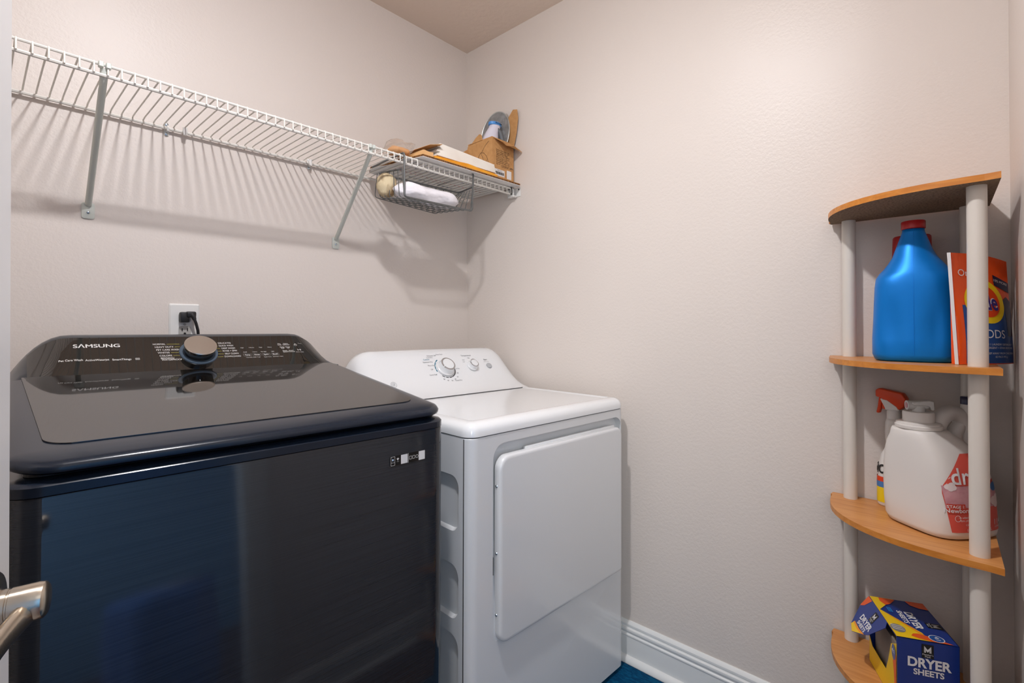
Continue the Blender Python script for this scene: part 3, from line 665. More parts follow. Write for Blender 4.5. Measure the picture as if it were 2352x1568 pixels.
for (x, y, t) in ((-.45, -.175, 'To schedule free package pickup'), (-.30, -.13, 'scan the code'), (-.10, -.175, 'cradle to cradle')):
    v, f = text2d(t, .0095); rt.append(([mirror_frame(x + a, y - b) for a, b in v], f))
obj('red_print', join(*rt), m_red, cb)
TZ = CZ + .0087
# mailers and papers
def sheet(name, pts, th, m, label, cat, group=None):
    """pts = 4 corners (x,y,z bottom) with a thickness"""
    rows = []
    for i in range(9):
        a = Vector(pts[0]).lerp(Vector(pts[3]), i / 8); b = Vector(pts[1]).lerp(Vector(pts[2]), i / 8)
        rows.append([a.lerp(b, j / 12) + Vector((0, 0, .0015 * math.sin(j * 1.3 + i))) for j in range(13)])
    nr, nc = 9, 13; V = [p for r in rows for p in r] + [p + Vector((0, 0, th * (.35 + .65 * math.sin(PI * min(max(k % nc / 12, .12), .88))))) for k, p in enumerate([p for r in rows for p in r])]
    Fq = [];
    for i in range(nr - 1):
        for j in range(nc - 1):
            q = (i * nc + j, i * nc + j + 1, (i + 1) * nc + j + 1, (i + 1) * nc + j); Fq.append(q); Fq.append(tuple(x + nr * nc for x in reversed(q)))
    bd = [j for j in range(nc)] + [i * nc + nc - 1 for i in range(1, nr)] + [(nr - 1) * nc + j for j in range(nc - 2, -1, -1)] + [i * nc for i in range(nr - 2, 0, -1)]
    for k in range(len(bd)): a, b = bd[k], bd[(k + 1) % len(bd)]; Fq.append((a, b, b + nr * nc, a + nr * nc))
    return tag(obj(name, (V, Fq), m, smooth=True, autosmooth=50), label, cat, group)
sheet('padded_mailer', [(-.455, -.330, TZ), (-.145, -.338, TZ), (-.150, -.19, TZ), (-.450, -.165, TZ)], .016, m_mailer, 'bright yellow padded mailer under the stack of papers', 'envelope')
sheet('tan_envelope', [(-.500, -.265, TZ + .001), (-.458, -.325, TZ + .003), (-.458, -.10, TZ + .003), (-.50, -.06, TZ + .001)], .030, m_mailer2, 'tan paper envelope poking out left of the white papers', 'envelope')
# stack of paper: thick at the left, feathered edge at the right
st_ = empty('paper_stack', (-.28, -.25, TZ + .018), label='stack of folded white papers leaning on the kraft box', cat='papers')
NS = 9
for k in range(NS):
    z0 = TZ + .018
    a = k / NS; b = (k + 1) / NS
    xl, xr = -.437 + .006 * ((k * 7) % 3), -.1465 - .0035 * (k % 2)
    hl0, hl1 = .056 * a, .056 * b - .0006; hr0, hr1 = .036 * a, .036 * b - .0006
    obj('sheet', loft([[(xl + .02 * a, -.322 + .022 * a, z0 + hl0), (xl + .02 * a, -.13, z0 + hl0), (xl + .02 * a, -.13, z0 + hl1), (xl + .02 * a, -.322 + .022 * a, z0 + hl1)],
                       [(xr, -.331 + .010 * a, z0 + hr0), (xr, -.15, z0 + hr0), (xr, -.15, z0 + hr1), (xr, -.331 + .010 * a, z0 + hr1)]]), m_paper, st_)
obj('envelope_flap', prism([(-.47, -.322), (-.420, -.33), (-.395, -.20), (-.44, -.15), (-.49, -.18)], lambda a, b, c=0: Vector((a, b, TZ + .046 + (a + .47) * .25 + c)), 0, .0012), m_mailer2, st_)
fp = frame((-.452, -.3, TZ + .0525), (1, .1, .22), (0, 1, 0))
obj('black_mark', prism([(-.012, -.003), (.014, -.003), (.014, .004), (-.012, .004)], fp, .0008, .0014), m_black, st_)
tag(obj('clear_bag', pillow((-.590, -.24, TZ + .030), (-.495, -.23, TZ + .036), .050, .024, seed=11, lump=.2), m_film, smooth=True, autosmooth=180), 'crinkled clear plastic bag at the left end of the carton', 'bag')
tag(obj('orange_packet', pillow((-.580, -.236, TZ + .0215), (-.503, -.232, TZ + .024), .032, .0150, seed=4, lump=.05), mat('orange_cardstock', (222, 166, 112), .6), smooth=True, autosmooth=180), 'orange packet wrapped inside the clear plastic bag', 'packet')

# kraft box with open flaps
bx0, bx1, by0, by1, bz0, bz1 = -.141, -.012, -.304, -.158, TZ, 1.934
kb_ = empty('kraft_box', ((bx0 + bx1) / 2, (by0 + by1) / 2, bz0), label='open brown kraft box on the shelf holding the steamer', cat='box')
T_ = .0032
obj('box_walls', join(box(bx0, bx1, by0, by0 + T_, bz0, bz1), box(bx0, bx1, by1 - T_, by1, bz0, bz1 - .01), box(bx0, bx0 + T_, by0 + T_, by1 - T_, bz0, bz1), box(bx1 - T_, bx1, by0 + T_, by1 - T_, bz0, bz1 - .02), box(bx0, bx1, by0, by1, bz0 - .0001, bz0 + T_)), m_kraft, kb_)
def slab(quad, th, m, name, parent):
    q = [Vector(p) for p in quad]; nn = (q[1] - q[0]).cross(q[-1] - q[0]).normalized() * th
    return obj(name, loft([q, [p + nn for p in q]]), m, parent)
slab([(bx0 + .006, by0, bz1), (bx1 + .004, by0 - .002, bz1 - .008), (bx1 + .006, by0 - .042, bz1 - .040), (bx0 + .075, by0 - .050, bz1 - .030), (bx0 + .052, by0 - .030, bz1 - .030), (bx0 + .030, by0 - .034, bz1 - .022)], .0025, m_kraft, 'flap', kb_)
slab([(bx0, by1 - .012, bz1 - .004), (bx0, by0 + .055, bz1 - .002), (bx0, by0 + .060, bz1 + .020), (bx0, by0 + .072, bz1 + .026), (bx0, by0 + .093, bz1 + .016), (bx0, by1 - .03, bz1 - .001)], .0025, m_kraft, 'flap', kb_)
slab([(bx0 + .01, by1, bz1 - .012), (bx0 - .028, by1 + .006, bz1 - .040), (bx0 - .020, by1 + .004, bz1 - .052), (bx0 + .01, by1, bz1 - .03)], .0025, m_kraft, 'flap', kb_)
slab([(bx1 - .002, by0 + .02, bz1 - .022), (bx1 + .008, by0 + .02, bz1 - .060), (bx1 + .008, by1 - .02, bz1 - .060), (bx1 - .002, by1 - .02, bz1 - .022)], .0020, m_kraft, 'flap', kb_)
ff = lambda a, b, c=0: Vector((a, by0 - .0003 - c, b))
obj('barcode_label', prism(rrect(-.130, -.068, bz0 + .022, bz0 + .049, .001, 1), ff, 0, .0004), m_stick_w, kb_)
ff2 = lambda a, b, c=0: Vector((a, by0 - .0010 - c, b))
obj('barcode', join(*[decal([(x, bz0 + .028), (x + w_, bz0 + .028), (x + w_, bz0 + .039), (x, bz0 + .039)], ff2) for x, w_ in [(-.126 + .0032 * k, .0012 + .0009 * (k * 7 % 3)) for k in range(17)]] + [text('1850 36DPN', .0055, ff2, -.099, bz0 + .044)]), m_black, kb_)
obj('blank_label', prism(rrect(-.055, -.027, bz0 + .020, bz0 + .055, .001, 1), ff, 0, .0004), m_stick_w, kb_)
pl = [text(t, .0075, ff, -.118, bz1 - .047 - .0072 * k, 0, 'LEFT', wfit=.078 - .01 * (k % 3 == 2) - .045 * (k == 8)) for k, t in enumerate(('Product Name Steam Iron', 'Rated voltage 120V 60Hz', 'Rated power 700W', 'Water tank 240ml', 'Steam 20 g per minute', 'Importer and address', 'Manufacturer address', 'Complies with safety rules', 'Made in China'))]
pl.append(text('CE DOZ UPM', .012, ff, -.052, bz0 + .066, 0))
obj('box_print', join(*pl), m_black, kb_)
fl_ = lambda a, b, c=0: Vector((bx0 - .0003 - c, by1 - a, b))    # a runs from the rear edge towards the camera
ln = [text('HILIFE', .017, fl_, .030, bz0 + .098, .012, sx=.9), text('Steamer', .009, fl_, .045, bz0 + .080, .01)]
def stroke(pts, wd_=.0012):
    o = []
    for a, b in zip(pts, pts[1:]):
        d = Vector((b[0] - a[0], b[1] - a[1])).normalized(); n_ = Vector((-d.y, d.x)) * wd_ / 2
        o.append(decal([(a[0] + n_.x, a[1] + n_.y), (a[0] - n_.x, a[1] - n_.y), (b[0] - n_.x, b[1] - n_.y), (b[0] + n_.x, b[1] + n_.y)], fl_))
    return o
zb = bz0
for pts in ([(.066, zb + .106), (.080, zb + .122), (.098, zb + .118), (.115, zb + .100), (.125, zb + .074), (.129, zb + .046)], [(.066, zb + .106), (.076, zb + .090), (.083, zb + .060), (.085, zb + .04)], [(.080, zb + .122), (.094, zb + .096), (.104, zb + .062), (.108, zb + .04)], [(.083, zb + .078), (.104, zb + .074), (.118, zb + .086)], [(.086, zb + .122), (.105, zb + .145), (.128, zb + .16)]): ln += stroke(pts)
obj('line_drawing', join(*ln), m_black, kb_)
# steamer
stm = empty('garment_steamer', (-.085, -.235, TZ + .004), label='white garment steamer with a blue oval head in the kraft box', cat='steamer')
def ell(cx, cy, z, a, b, n=24, tilt=0): return [(cx + a * math.cos(2 * PI * k / n), cy + b * math.sin(2 * PI * k / n), z + tilt * math.cos(2 * PI * k / n)) for k in range(n)]
obj('body', loft([ell(-.092, -.242, TZ + .006, .036, .036), ell(-.094, -.242, 1.90, .038, .038), ell(-.092, -.244, 1.945, .036, .034), ell(-.085, -.248, 1.975, .029, .026), ell(-.074, -.252, 2.000, .026, .021), ell(-.072, -.253, 2.007, .027, .021)]), m_steam_w, stm, smooth=True)
hd2 = obj('blue_head', loft([ell(-.072, -.253, 2.0075, .032, .021), ell(-.072, -.253, 2.0095, .033, .022), ell(-.072, -.253, 2.018, .033, .022), ell(-.072, -.253, 2.020, .031, .020)]), m_steam_b, stm, smooth=True)
obj('steam_holes', join(*[box(-.072 + .0075 * k - .001, -.072 + .0075 * k + .001, -.2765, -.2735, 2.0115, 2.0155) for k in range(-2, 3)]), m_dark, hd2)
obj('grey_handle', tube([(-.072, -.266, 1.995), (-.062, -.276, 1.975), (-.058, -.281, 1.945), (-.060, -.278, 1.90)], [.006, .010, .011, .011], 12), m_steam_g, stm, smooth=True)
# round pad leaning behind it
pad = empty('round_pad', (-.05, -.215, 1.79), label='round silver-grey pad in clear wrap standing in the kraft box', cat='pad')
pn = Vector((-1, -.10, .12)).normalized(); pc = Vector((-.033, -.213, 1.992))
obj('pad_face', lathe([(0, .004), (.055, .003), (.078, 0), (.081, -.004), (.078, -.008), (0, -.008)], pc, pn, 40, .95, 1.30), m_pad, pad, smooth=True)
px_, py_, _ = basis(pn)
obj('pad_rim', tube([pc - pn * .003 + px_ * .0815 * .95 * math.cos(2 * PI * k / 40) + py_ * .0815 * 1.30 * math.sin(2 * PI * k / 40) for k in range(40)], .0025, 6, closed=True), m_rim, pad, smooth=True)
obj('clear_wrap', pillow((-.020, -.272, 1.93), (-.016, -.268, 2.075), .010, .018, seed=9, lump=.25), m_film, pad, smooth=True, autosmooth=180)
cs_ = [(-.303, bz1 - .021), (-.262, bz1 - .021), (-.264, 2.030), (-.276, 2.056), (-.303, 2.083), (-.326, 2.077), (-.331, 2.040), (-.322, 1.98), (-.312, bz1 + .01)]
obj('flap', bevel(prism(cs_, lambda a, b, c=0: Vector((bx1 + .0005 - c, a, b)), 0, .0032), .0008, 1), m_kraft, kb_)

# ------------------------------------------------------------------ corner shelf
cs = empty('corner_shelf', (-.12, -1.62, 0), label='corner shelf with curved beech boards and white tube posts', cat='shelf')
CX, CY = -.006, -1.747
def board_outline(n=18):
    P = [(CX, CY), (CX, CY + .304), (CX - .018, CY + .306)]
    for k in range(n + 1):
        t = k / n * PI / 2; e = 2 / 2.25
        P.append((CX - .022 - .256 * (math.sin(t) ** e), CY + .012 + .290 * (math.cos(t) ** e) if k < n else CY + .016))
    P += [(CX - .282, CY - .006)]
    return P
bo = board_outline()
tiers = [1.4485, 1.087, .7235, .362, .030]
for z in tiers:
    vf = loft([[(x, y, z - .0125) for x, y in bo], [(x, y, z) for x, y in bo]])
    nb = len(bo); obj('shelf_board', (vf[0], vf[1], [1] * nb + [2, 0]), [m_beech, m_beech_e, m_chip], cs)
posts = [(-.029, -1.485), (-.242, -1.721), (-.030, -1.711)]
for i, (z1, z0) in enumerate(zip(tiers, tiers[1:])):
    for x, y in posts:
        obj('post', tube([(x, y, z0), (x, y, z1 - .0125)], .0152, 28), m_pole, cs, smooth=True)
for x, y in posts: obj('foot', lathe([(0, 0), (.013, 0), (.0145, .004), (.0145, .0175), (0, .0175)], (x, y, 0), (0, 0, 1), 16), m_wblack, cs, smooth=True)

def sring(cx, cy, z, a, b, ang=0, n=32, e=2.6):
    out_ = []
    for k in range(n):
        t = 2 * PI * k / n; c, s = math.cos(t), math.sin(t)
        x = a * math.copysign(abs(c) ** (2 / e), c); y = b * math.copysign(abs(s) ** (2 / e), s)
        out_.append((cx + x * math.cos(ang) - y * math.sin(ang), cy + x * math.sin(ang) + y * math.cos(ang), z))
    return out_
# blue jug with red cap
Z2 = 1.087 + .0003
va = math.atan2(-1.62 + 1.694, 1.41)          # line of sight at the jug
jc = Vector((-.131, -1.6195, 0)); ang = va
jug = empty('detergent_jug', (jc.x, jc.y, Z2), label='large blue detergent jug with a small red cap', cat='jug')
# z, half depth, half width, shift of the width centre
secs = [(0, .050, .064, 0), (.003, .057, .071, 0), (.015, .0605, .0755, 0), (.05, .060, .0755, 0), (.09, .058, .0735, 0), (.13, .0565, .072, 0), (.165, .055, .0705, 0), (.185, .053, .068, 0), (.197, .050, .063, .001), (.207, .0465, .0555, .002), (.219, .042, .0475, .002), (.2325, .036, .039, .001), (.247, .031, .0335, 0), (.261, .0265, .029, 0), (.275, .0225, .0245, 0), (.287, .0195, .0205, 0), (.294, .019, .0195, 0)]
ca_, sa_ = math.cos(ang), math.sin(ang)
rings = []
for z, a, b, dy in secs:
    r = sring(jc.x, jc.y - dy, Z2 + z, a, b, ang, 48, 2.9 if z < .19 else 2.15); o_ = []
    for p in r:
        # shallow grip hollows left and right of the mould seam low on the body
        v = Vector(p); lat = -(v.x - jc.x) * sa_ + (v.y - jc.y) * ca_; dep = (v.x - jc.x) * ca_ + (v.y - jc.y) * sa_
        if dep < -.02:
            g = math.exp(-((z - .075) / .045) ** 2) * (math.exp(-((lat - .036) / .018) ** 2) + math.exp(-((lat + .036) / .018) ** 2)); v = v + Vector((ca_, sa_, 0)) * .010 * g
        o_.append(v)
    rings.append(o_)
obj('body', loft(rings), m_jug_blue, jug, smooth=True, autosmooth=180)
obj('mould_seam', tube([Vector((jc.x, jc.y, Z2 + z)) - Vector((ca_, sa_, 0)) * (a + .0001) for z, a, b, dy in secs[2:-1]], .0005, 5), m_jug_blue, jug, smooth=True)
obj('cap', lathe([(0, .2945), (.0205, .2945), (.0218, .296), (.0218, .311), (.0208, .3125), (0, .3125)], (jc.x, jc.y, Z2), (0, 0, 1), 32), m_cap_red, jug, smooth=True)
# bottle with wide red cap behind it
rb = empty('softener_bottle', (-.036, -1.606, Z2), label='salmon bottle with a wide red cap behind the blue jug', cat='bottle')
obj('body', loft([sring(-.0345, -1.606, Z2 + z, a, b, 0, 28, 2.5) for z, a, b in ((0, .020, .058), (.005, .024, .066), (.10, .024, .066), (.16, .023, .060), (.20, .022, .048), (.235, .020, .03))]), m_jug_red, rb, smooth=True, autosmooth=180)
obj('cap', lathe([(0, .236), (.0335, .236), (.0340, .240), (.0325, .290), (.030, .2935), (.0285, .2935), (.0275, .288), (0, .288)], (-.0365, -1.6115, Z2), (0, 0, 1), 32, .8, 1.12), m_cap_red, rb, smooth=True)
# pouch
pa, pb2 = Vector((-.207, -1.690, 0)), Vector((-.108, -1.7735, 0))
pw = (pb2 - pa).length; pdir = (pb2 - pa).normalized(); pnr = Vector((pdir.y, -pdir.x, 0))     # towards the camera side
pouch = empty('pod_pouch', ((pa.x + pb2.x) / 2, (pa.y + pb2.y) / 2, Z2), label='orange and blue stand-up pouch leaning beside the blue jug', cat='pouch')
PH = .222
def pfront(a, b, c=0):        # a in 0..pw, b in 0..PH on the front sheet
    s = a / pw; t = b / PH
    bul = .022 * (1 - t) ** .8 * math.sin(PI * min(max(s, 0), 1)) ** .8 * (0.35 + .65 * math.sin(PI * min(t * 1.1 + .08, 1))) + .004 * (1 - t)
    skew = (.006 * (t) - .004) * (1 - s)
    return pa + pdir * (a - .012 * t * (1 - s) - .010 * t * s * (1 if t > .6 else t / .6)) + pnr * (bul + c + skew * 0) + Vector((0, 0, Z2 + .0005 + b * (1 + .02 * (1 - s) - .10 * s * max(0, s - .45))))
def pback(a, b):
    p = pfront(a, b); s = a / pw; t = b / PH
    return p - pnr * (.0016 + .040 * (1 - t) ** .9 * math.sin(PI * (.10 + .80 * s)))
NA, NB = 44, 48
gf = [[pfront(pw * i / NA, PH * j / NB) for j in range(NB + 1)] for i in range(NA + 1)]
gb_ = [[pback(pw * i / NA, PH * j / NB) for j in range(NB + 1)] for i in range(NA + 1)]
V1_, F1_ = grid(gf); V2_, F2_ = grid(gb_); off_ = len(V1_); nbn = NB + 1
Fp = list(F1_) + [tuple(i + off_ for i in f) for f in F2_]
bd = [(0, j) for j in range(NB)] + [(i, NB) for i in range(NA)] + [(NA, j) for j in range(NB, 0, -1)] + [(i, 0) for i in range(NA, 0, -1)]
for k in range(len(bd)):
    a = bd[k][0] * nbn + bd[k][1]; b = bd[(k + 1) % len(bd)]; b = b[0] * nbn + b[1]; Fp.append((a, b, b + off_, a + off_))
obj('film', (V1_ + V2_, Fp), m_orange, pouch, smooth=True, autosmooth=60)
def pgrid(fa, b0, b1, n1=10, n2=12, off=.0005):   # region between a = fa(b)[0] and fa(b)[1]
    return grid([[pfront(fa(b0 + (b1 - b0) * j / n2)[0] * (1 - i / n1) + fa(b0 + (b1 - b0) * j / n2)[1] * i / n1, b0 + (b1 - b0) * j / n2, off) for j in range(n2 + 1)] for i in range(n1 + 1)])
obj('blue_print', pgrid(lambda b: (.013, pw - .001), .002, .118), m_navy, pouch, smooth=True)
obj('white_edge', grid([[pfront(-.001 - .004 * i, PH * j / 16, .001 - .004 * i) for j in range(17)] for i in range(2)]), m_white_ink, pouch, smooth=True)
def pdisc(cx, cy, r, off, ry=None): 
    rings = [[pfront(cx + r * k / 5 * math.cos(2 * PI * j / 32), cy + (ry or r) * k / 5 * math.sin(2 * PI * j / 32), off) for j in range(32)] for k in (0.02, 1, 2, 3, 4, 5)]
    return loft(rings, True, False)
obj('yellow_disc', pdisc(.062, .126, .0445, .0008), m_yellow, pouch, smooth=True)
obj('orange_disc', pdisc(.062, .126, .0320, .0011), m_red_o, pouch, smooth=True)
pt = lambda a, b, c=0: pfront(a, b, .0009 + c)
obj('name_outline', text('Tide', .046, pt, .0565, .124, .055, sx=.70), m_white_ink, pouch)
obj('name_print', text('Tide', .048, lambda a, b, c=0: pfront(a, b, .0013 + c), .0565, .124, .018, sx=.70), mat('indigo_print', (44, 34, 120), .4), pouch)
obj('white_print', join(text('PODS', .024, pt, .064, .060, .0, sx=1.0), text('Original', .019, pt, .041, .182, .0), text('4 IN 1 LAUNDRY DETERGENT', .0055, pt, .080, .040), text('DETERGENT + STAIN REMOVER', .0055, pt, .080, .033), text('KEEP AWAY FROM CHILDREN', .0055, pt, .085, .022), text('42 PACS 993 g', .0055, pt, .085, .015)), m_white_ink, pouch)
obj('purple_banner', grid([[pfront(.090 + (pw - .092) * i / 6, .160 + .022 * j / 3 - .01 * i / 6 + .002, .0009) for j in range(4)] for i in range(7)]), m_navy_d, pouch)
obj('banner_print', join(text('10% MORE', .0075, pt, .1065, .171, rot=-.12)), m_white_ink, pouch)
obj('dark_swirl', grid([[pfront(.106 + .0235 * i / 6, .058 + (.142 - .058) * (j / 8) * (1 - .1 * abs(i - 3) / 3), .0008) for j in range(9)] for i in range(7)]), m_navy_d, pouch, smooth=True)
# white spray bottle
Z3 = .7235 + .0003
sb = empty('spray_bottle', (-.046, -1.5745, Z3), label='white spray bottle with an orange trigger at the back of the third shelf', cat='spray bottle')
sx_, sy_ = -.030, -1.5750
obj('body', loft([sring(sx_, sy_, Z3 + z, a, b, 0, 28, 2.4) for z, a, b in ((0, .020, .031), (.004, .022, .034), (.05, .022, .034), (.10, .021, .031), (.125, .019, .026), (.14, .0155, .019), (.155, .0145, .0165), (.18, .0165, .0185), (.205, .0155, .0175), (.214, .0135, .0145))]), m_hdpe, sb, smooth=True, autosmooth=180)
obj('collar', lathe([(0, .214), (.0145, .214), (.0145, .232), (.012, .236), (0, .236)], (sx_, sy_, Z3), (0, 0, 1), 24), m_hdpe, sb, smooth=True)
hp = [(-.022, .236), (-.022, .262), (-.036, .266), (-.036, .282), (-.028, .287), (.020, .279), (.028, .266), (.024, .246), (.012, .236)]
fh = frame((sx_, sy_, Z3), (-.30, -.95, 0), (0, 0, 1))     # x towards the back of the trigger head
obj('trigger_head', bevel(prism([(x, y) for x, y in hp], fh, -.0105, .0105), .003, 2), m_orange_t, sb, smooth=True, autosmooth=60)
obj('head_lower', bevel(prism([(-.014, .234), (-.026, .262), (-.010, .260), (.010, .246), (.016, .236)], fh, -.0112, .0112), .002, 1), m_hdpe, sb)
obj('trigger', bevel(prism([(-.030, .264), (-.022, .262), (-.026, .238), (-.030, .224), (-.036, .225), (-.033, .240)], fh, -.006, .006), .0015, 1), m_orange_t, sb)
def sbody(a, b, c=0):        # wraps the bottle body; a = metres around from the side facing the camera
    t = PI + .18 + a / .028; z = b; k = 1 if z < .06 else 1 - .55 * min(1, max(0, (z - .1)) / .05) - .05 * min(1, (z - .06) / .05)
    e = 2 / 2.4; c_, s_ = math.cos(t), math.sin(t)
    return Vector((sx_ + (.0224 * k + c) * math.copysign(abs(c_) ** e, c_), sy_ + (.0344 * k + c) * math.copysign(abs(s_) ** e, s_), Z3 + z))
def sstrip(a0, a1, b0, b1, off=.0006): return grid([[sbody(a0 + (a1 - a0) * i / 14, b0 + (b1 - b0) * j / 4, off) for j in range(5)] for i in range(15)])
obj('yellow_band', sstrip(-.06, .03, .010, .046), m_yellow, sb, smooth=True)
obj('blue_band', sstrip(-.06, .03, .046, .060), m_lab_blue, sb, smooth=True)
obj('red_band', sstrip(-.06, .03, .060, .072), m_red_o, sb, smooth=True)
obj('name_print', text('SHOUT', .030, lambda a, b, c=0: sbody(a, b, .001), -.022, .090, .03, sx=.8, rot=.0), m_black, sb)
# big white jug with press tap
wj = empty('white_jug', (-.15, -1.67, Z3), label='big white jug with a press tap and coral label', cat='jug')
w0_ = Vector((-.150, -1.567, 0)); wq = Vector((-.216, -1.672, 0)); we = Vector((-.093, -1.7705, 0))
ea = (we - wq).normalized(); WL = (we - wq).length          # along the label
eb_ = Vector((-ea.y, ea.x, 0))                               # from the label face to the rear
if eb_.dot(w0_ - wq) < 0: eb_ = -eb_
WB = .118
def wp(a, b, z): return wq + ea * a + eb_ * b + Vector((0, 0, Z3 + z))
def wring(a0, a1, b0, b1, z, e=3.6, n=44):
    out_ = []; ca, cb2, ra, rb2 = (a0 + a1) / 2, (b0 + b1) / 2, (a1 - a0) / 2, (b1 - b0) / 2
    for k in range(n):
        t = 2 * PI * k / n; c, s = math.cos(t), math.sin(t)
        out_.append(wp(ca + ra * math.copysign(abs(c) ** (2 / e), c), cb2 + rb2 * math.copysign(abs(s) ** (2 / e), s), z))
    return out_
ws = [(.006, .150, .008, .136, 0), (-.003, .157, .001, .152, .004), (-.006, .159, -.001, .158, .014), (-.006, .158, 0, .162, .05), (-.006, .154, .001, .163, .09), (-.007, .146, .004, .160, .125), (-.008, .134, .012, .154, .155), (-.008, .118, .022, .146, .180), (-.008, .100, .032, .134, .198), (-.007, .084, .040, .130, .209), (-.005, .078, .044, .127, .2150)]
obj('body', loft([wring(*s_) for s_ in ws]), m_hdpe, wj, smooth=True, autosmooth=180)
ccx, ccy = wp(.034, .086, 0).x, wp(.034, .086, 0).y
obj('ring_cap', lathe([(0, .216), (.0415, .216), (.0425, .219), (.0425, .223), (.0400, .2245), (.0400, .228), (.0370, .2295), (.0285, .231), (.0285, .249), (.0270, .252), (0, .252)], (ccx, ccy, Z3), (0, 0, 1), 40), m_hdpe, wj, smooth=True)
sp = Vector((ccx, ccy, Z3 + .252))
fsp = frame(sp, (-.42, .9, 0), (0, 0, 1))
tp = obj('press_tap', join(tube([fsp(.022, .013, 0), fsp(-.012, .014, 0), fsp(-.018, .013, 0)], [.0105, .0098, .0075], 18), bevel(prism([(.016, .020), (-.016, .026), (-.025, .024), (-.026, .004), (-.020, .004), (-.018, .012), (-.006, .014), (.014, .013)], fsp, -.012, .012), .002, 1), lathe([(0, 0), (.012, 0), (.012, .012), (0, .012)], sp, (0, 0, 1), 18)), m_hdpe_c, wj, smooth=True)
obj('tap_mouth', lathe([(0, 0), (.0062, 0), (.0062, .0006), (0, .0006)], fsp(.0222, .013, 0), fsp(1, 0, 0) - fsp(0, 0, 0), 16), m_lab_pink, tp)
HB = .078
obj('handle', tube(spline([wp(.058, HB, .175), wp(.064, HB, .207), wp(.078, HB, .232), wp(.098, HB, .246), wp(.120, HB, .246), wp(.137, HB, .232), wp(.146, HB, .205), wp(.147, HB, .170), wp(.140, HB, .125)]), lin([.026, .0205, .0175, .0165, .0165, .0170, .0180, .0215, .028]), 20), m_hdpe, wj, smooth=True)
obj('grip_bridge', tube(spline([wp(.094, HB, .135), wp(.104, HB, .172), wp(.118, HB, .202), wp(.136, HB, .224)]), lin([.042, .024, .0145, .0130]), 16), m_hdpe, wj, smooth=True)
nv = wp(.1415, .070, .247)
obj('vent_neck', lathe([(0, -.012), (.0115, -.012), (.0115, .012), (.0100, .020), (0, .020)], nv, (.0, 0, 1), 20), m_hdpe, wj, smooth=True)
obj('vent_cap', lathe([(0, .0205), (.0112, .0205), (.0112, .036), (.0100, .0375), (0, .0375)], nv, (0, 0, 1), 20), m_navy_d, wj, smooth=True)
# coral label wraps the front of the jug
def wlab(a, b, c=0):
    # find body half sizes at height b
    for s0, s1 in zip(ws, ws[1:]):
        if s0[4] <= b <= s1[4]:
            k = (b - s0[4]) / (s1[4] - s0[4]); q = [s0[i] + (s1[i] - s0[i]) * k for i in range(4)]; break
    else: q = ws[-1][:4]
    ca, ra, cb2, rb2 = (q[0] + q[1]) / 2, (q[1] - q[0]) / 2, (q[2] + q[3]) / 2, (q[3] - q[2]) / 2
    x = min(.985, abs(a - ca) / ra); y = (1 - x ** 3.6) ** (1 / 3.6) * rb2
    return wp(a, cb2 - y - c - .0006, b)
def lgrid(fa, b0, b1, off, n1=16, n2=12): return grid([[wlab(fa((j / n2))[0] * (1 - i / n1) + fa((j / n2))[1] * i / n1, b0 + (b1 - b0) * j / n2, off) for j in range(n2 + 1)] for i in range(n1 + 1)])
def lab_l(t): return .022 - .014 * t
obj('label', lgrid(lambda t: (.020 - .013 * min(t / .55, 1) + .050 * max(0, (t - .55) / .45) ** 1.5, .147 - .010 * min(t / .55, 1) - .052 * max(0, (t - .55) / .45) ** 1.5), .018, .174, .0002), m_lab_red, wj, smooth=True)
obj('label_photo', lgrid(lambda t: (.013 - .006 * t, .142 - .006 * t), .068, .112, .0006), m_lab_pink, wj, smooth=True)
obj('label_tab', lgrid(lambda t: (.0145 - .002 * t, .052 - .006 * t), .056, .076, .001, 8, 4), m_lab_red2, wj, smooth=True)
wl_ = lambda a, b, c=0: wlab(a, b, .0014 + c)
obj('label_print', join(text('dreft', .046, wl_, .063, .130, .012, sx=.95), text('STAGE 1:', .0082, wl_, .0285, .0705, .012), text('Newborn', .0125, wl_, .0325, .0625, .012), text('no added colorants', .0052, wl_, .052, .049), text('dyes, phosphates', .0052, wl_, .052, .043), text('CAUTION: EYE IRRITANT', .0052, wl_, .075, .034), text('150 FL OZ 4.43 L', .0085, wl_, .078, .023), text('114', .0165, wl_, .126, .036), text('LOADS', .0055, wl_, .126, .027), outline(circle(.030, .047, .0055, 18, .0065), circle(.030, .047, .0047, 18, .0057), wl_), outline(circle(.070, .050, .0055, 18, .0065), circle(.070, .050, .0047, 18, .0057), wl_)), m_white_ink, wj)
obj('label_drop', decal([(.0665, .150), (.0715, .154), (.0705, .146), (.0675, .144)], wl_), m_box_yellow, wj)
obj('label_clouds', join(*[decal(circle(x, y, r, 14), lambda a, b, c=0: wlab(a, b, .0011)) for x, y, r in ((.016, .1105, .006), (.022, .114, .006), (.025, .109, .0055), (.020, .1065, .005), (.118, .080, .009), (.128, .084, .009), (.136, .078, .008), (.126, .074, .009), (.116, .126, .005), (.122, .128, .005))]), m_cloud, wj)
obj('label_badge', decal(circle(.122, .108, .011, 18, .009), lambda a, b, c=0: wlab(a, b, .0016)), m_lab_blue, wj)
